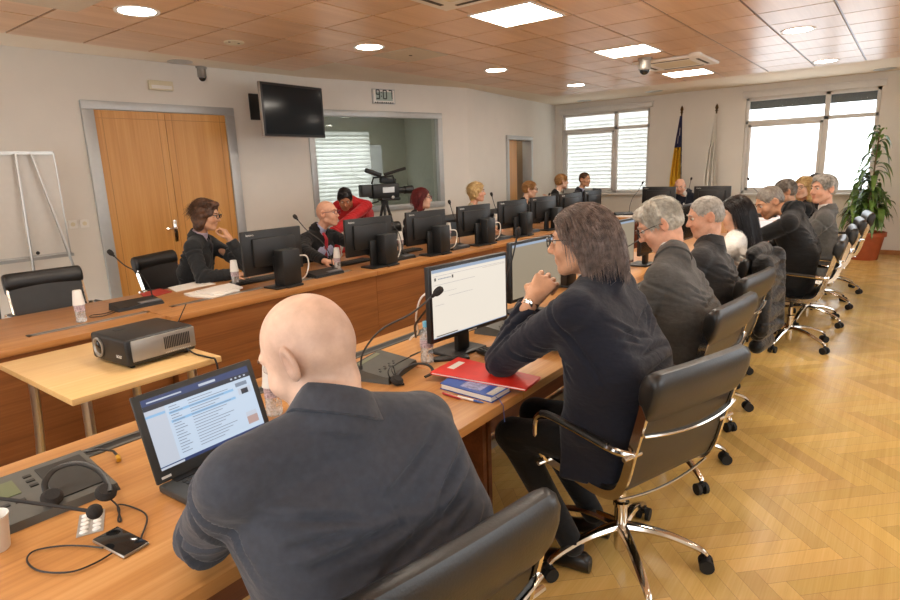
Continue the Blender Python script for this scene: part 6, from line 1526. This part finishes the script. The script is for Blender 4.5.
# ------------------------------------------------------------------ potted plant
def plant():
    X, Y = 11.35, .47; t = thing('potted_plant', (X, Y, 0), 0, 'tall leafy green plant in a terracotta pot by the bright window', 'plant')
    m = MB(); m.lathe([(0, .02), (.17, .02), (.18, .0), (.19, .02), (.245, .36), (.27, .365), (.272, .43), (.25, .435), (.245, .39), (0, .385)], n=32); m.build('pot', 'terracotta', t); m = MB(); m.lathe([(0, .385), (.24, .385), (.24, .392), (0, .40)], n=24); m.build('soil', 'soil', t)
    r = random.Random(5); st = MB(); lf = MB(); stems = []
    for k, (dx, dy, h) in enumerate(((0, -.03, 1.98), (.06, .10, 1.35), (-.08, -.02, 1.15), (.02, -.12, .95), (-.03, .16, .85))):
        pts = [Vector((dx * .4, dy * .4, .38)), Vector((dx * .8, dy * .8, .38 + (h - .38) * .35)), Vector((dx + r.uniform(-.03, .03), dy + r.uniform(-.03, .03), .38 + (h - .38) * .7)), Vector((dx * 1.2, dy * 1.1, h))]; P = catmull(pts, 8); st.tube(P, [.016 - .008 * i / (len(P) - 1) for i in range(len(P))], 7); stems.append(P)
    st.build('stem', 'stem_brown', t)
    def leaf(p, az, L, w, rise, droop):
        d = Vector((math.cos(az), math.sin(az), 0)); s = Vector((-d.y, d.x, 0)); vs = []; n = 7
        for i in range(n + 1):
            q = i / n; c = p + d * (L * (q * .82 + .05)) * (1 - .25 * droop * q) + Vector((0, 0, L * (rise * q - droop * q * q))); ww = w * (math.sin(PI * min(1, q * .93 + .07)) ** .8) * (1 if q < .95 else .2); tw = Vector((0, 0, ww * .35)); vs += [c + s * ww + tw, c, c - s * ww + tw]
        fs = []
        for i in range(n): fs += [(i * 3, i * 3 + 1, i * 3 + 4, i * 3 + 3), (i * 3 + 1, i * 3 + 2, i * 3 + 5, i * 3 + 4)]
        lf.mat(r.choice((0, 0, 1))).add(vs, fs)
    for k, P in enumerate(stems):
        n = 56 if k == 0 else 52
        for i in range(n):
            q = (.32 if k == 0 else .28) + (.70 if k == 0 else .72) * (i / n); p = P[min(len(P) - 1, int(q * (len(P) - 1)))]; tip = i / n
            leaf(p + Vector((0, 0, r.uniform(-.03, .03))), r.uniform(0, 2 * PI), r.uniform(.20, .40) * (1 if tip < .9 else .9), r.uniform(.026, .044), r.uniform(.1, .7) + (.5 if tip > .93 else 0), r.uniform(.5, 1.25))
    lf.build('foliage', ['leaf_green', 'leaf_dark'], t, 60)
plain('stem_brown', '#6b5a38', .7); plain('leaf_green', '#64843a', .4, var=.25, vscale=8); plain('leaf_dark', '#3f5a2a', .4, var=.25, vscale=8)
plant()
# ------------------------------------------------------------------ television camera on tripod
def tv_camera():
    c = Vector(py(384, 191, 5.85)); t = thing('video_camera', (c.x, c.y, 0), 0, 'black shoulder video camera on a tripod before the booth window', 'video camera'); z = c.z
    A = Matrix.Rotation(math.radians(-20), 3, 'Z') * 1.5
    def B(m, p, s, R=None, bev=.01): m.box(A @ Vector(p) + Vector((0, 0, z)), s, A if R is None else A @ R, bev)
    m = MB(); B(m, (0, 0, 0), (.27, .11, .13)); B(m, (.05, 0, -.075), (.2, .09, .03)); m.build('camera_body', 'black_plastic', t, 40)
    m = MB(); B(m, (-.19, 0, .01), (.1, .09, .11)); m.build('battery', 'dark_grey_plastic', t, 40); m = MB(); m.tube([A @ Vector((.135, 0, .0)) + Vector((0, 0, z)), A @ Vector((.21, 0, 0)) + Vector((0, 0, z)), A @ Vector((.215, 0, 0)) + Vector((0, 0, z)), A @ Vector((.30, 0, 0)) + Vector((0, 0, z))], [.045, .045, .055, .06], 18); m.build('lens_barrel', 'black_plastic', t)
    m = MB(); m.tube([A @ Vector(p) + Vector((0, 0, z)) for p in ((-.12, 0, .07), (-.1, 0, .125), (.1, 0, .135), (.12, 0, .07))], .013, 8); m.build('top_handle', 'black_plastic', t)
    m = MB(); B(m, (.09, .09, .09), (.16, .055, .06), Matrix.Rotation(.15, 3, 'Y')); m.build('viewfinder', 'black_plastic', t, 40); m = MB(); m.tube([A @ Vector((.0, -.03, .15)) + Vector((0, 0, z)), A @ Vector((.22, -.03, .20)) + Vector((0, 0, z))], .02, 12); m.build('shotgun_mic', 'foam', t)
    m = MB(); B(m, (-.10, .0, .17), (.16, .05, .04), Matrix.Rotation(.35, 3, 'Y')); m.build('top_light', 'black_plastic', t, 40); m = MB(); B(m, (.02, -.057, .01), (.12, .004, .05), None, .001); m.build('control_plate', 'aluminium', t, 0); m = MB(); m.sphere(A @ Vector((.06, -.06, -.06)) + Vector((0, 0, z)), .022, 12, 8); m.build('dial', 'logo_white', t)
    m = MB(); m.lathe([(0, z - .2), (.05, z - .2), (.055, z - .12), (.035, z - .09), (0, z - .09)], n=18); m.build('tripod_head', 'black_plastic', t)
    for k in range(3):
        a = math.radians(100 + 120 * k); m = MB(); m.tube([(.03 * math.cos(a), .03 * math.sin(a), z - .18), (.20 * math.cos(a), .20 * math.sin(a), z * .42), (.36 * math.cos(a), .36 * math.sin(a), .0)], [.02, .018, .014], 8); m.build('leg', 'black_plastic', t)
    m = MB(); m.tube([A @ Vector((-.06, .0, 0)) + Vector((0, 0, z - .14)), A @ Vector((-.30, .1, 0)) + Vector((0, 0, z - .22))], .01, 8); m.build('pan_handle', 'black_plastic', t)
tv_camera()
# ------------------------------------------------------------------ coat on the chair of the dark-haired woman
def coat():
    c = np.array([4.60, .80, 0.]); F = Field(c + [-.4, -.35, .1], c + [.45, .3, 1.15], .011)
    for z, y, hw, rr in ((.98, .0, .20, .05), (.90, -.05, .22, .06), (.80, -.075, .23, .062), (.68, -.08, .22, .066), (.56, -.08, .21, .068), (.44, -.07, .19, .066), (.33, -.06, .15, .06)): F.cone(c + [-hw, y, z], c + [hw, y - .01, z - .02], rr * .85, rr, .018)
    F.cone(c + [-.23, -.08, .93], c + [-.27, -.10, .48], .062, .05, .02); F.cone(c + [.23, -.08, .93], c + [.24, -.12, .42], .062, .05, .02); F.cone(c + [-.15, -.01, .985], c + [.15, -.01, .985], .05, .05, .03)
    V, Fc = F.mesh(); V = relax(V, Fc, 2); N = vnormals(V, Fc); V = folds(V, N, [(c + [0, -.1, z_], (.1, 0, 1), (1, 0, 0), (0, -1, 0), [(0, t_, 0, -.26, .26, .010, .014)]) for z_, t_ in ((.88, .1), (.80, -.15), (.71, .1), (.62, -.1), (.53, .12), (.44, -.1))], 3, 1.2); o = to_obj('coat', V, Fc, 'coat_black', None, c); o.location = c; tag(o, 'black quilted jacket hung over the chair of the dark-haired woman', 'jacket')
coat()

# the door wall runs very slightly off square: turn it, with all that hangs on it, about its corner with the booth wall
def turn_wall():
    piv = Matrix.Translation((5.45, YL, 0)); T = piv @ Matrix.Rotation(math.radians(-4.0), 4, 'Z') @ piv.inverted(); bpy.context.view_layer.update()
    for o in list(COL.objects):
        if o.parent is None and re.sub(r'\.\d+$', '', o.name) in ('wall_left', 'baseboard_left', 'door_1', 'wall_socket', 'emergency_light', 'television'): o.matrix_world = T @ o.matrix_world
import re
turn_wall()
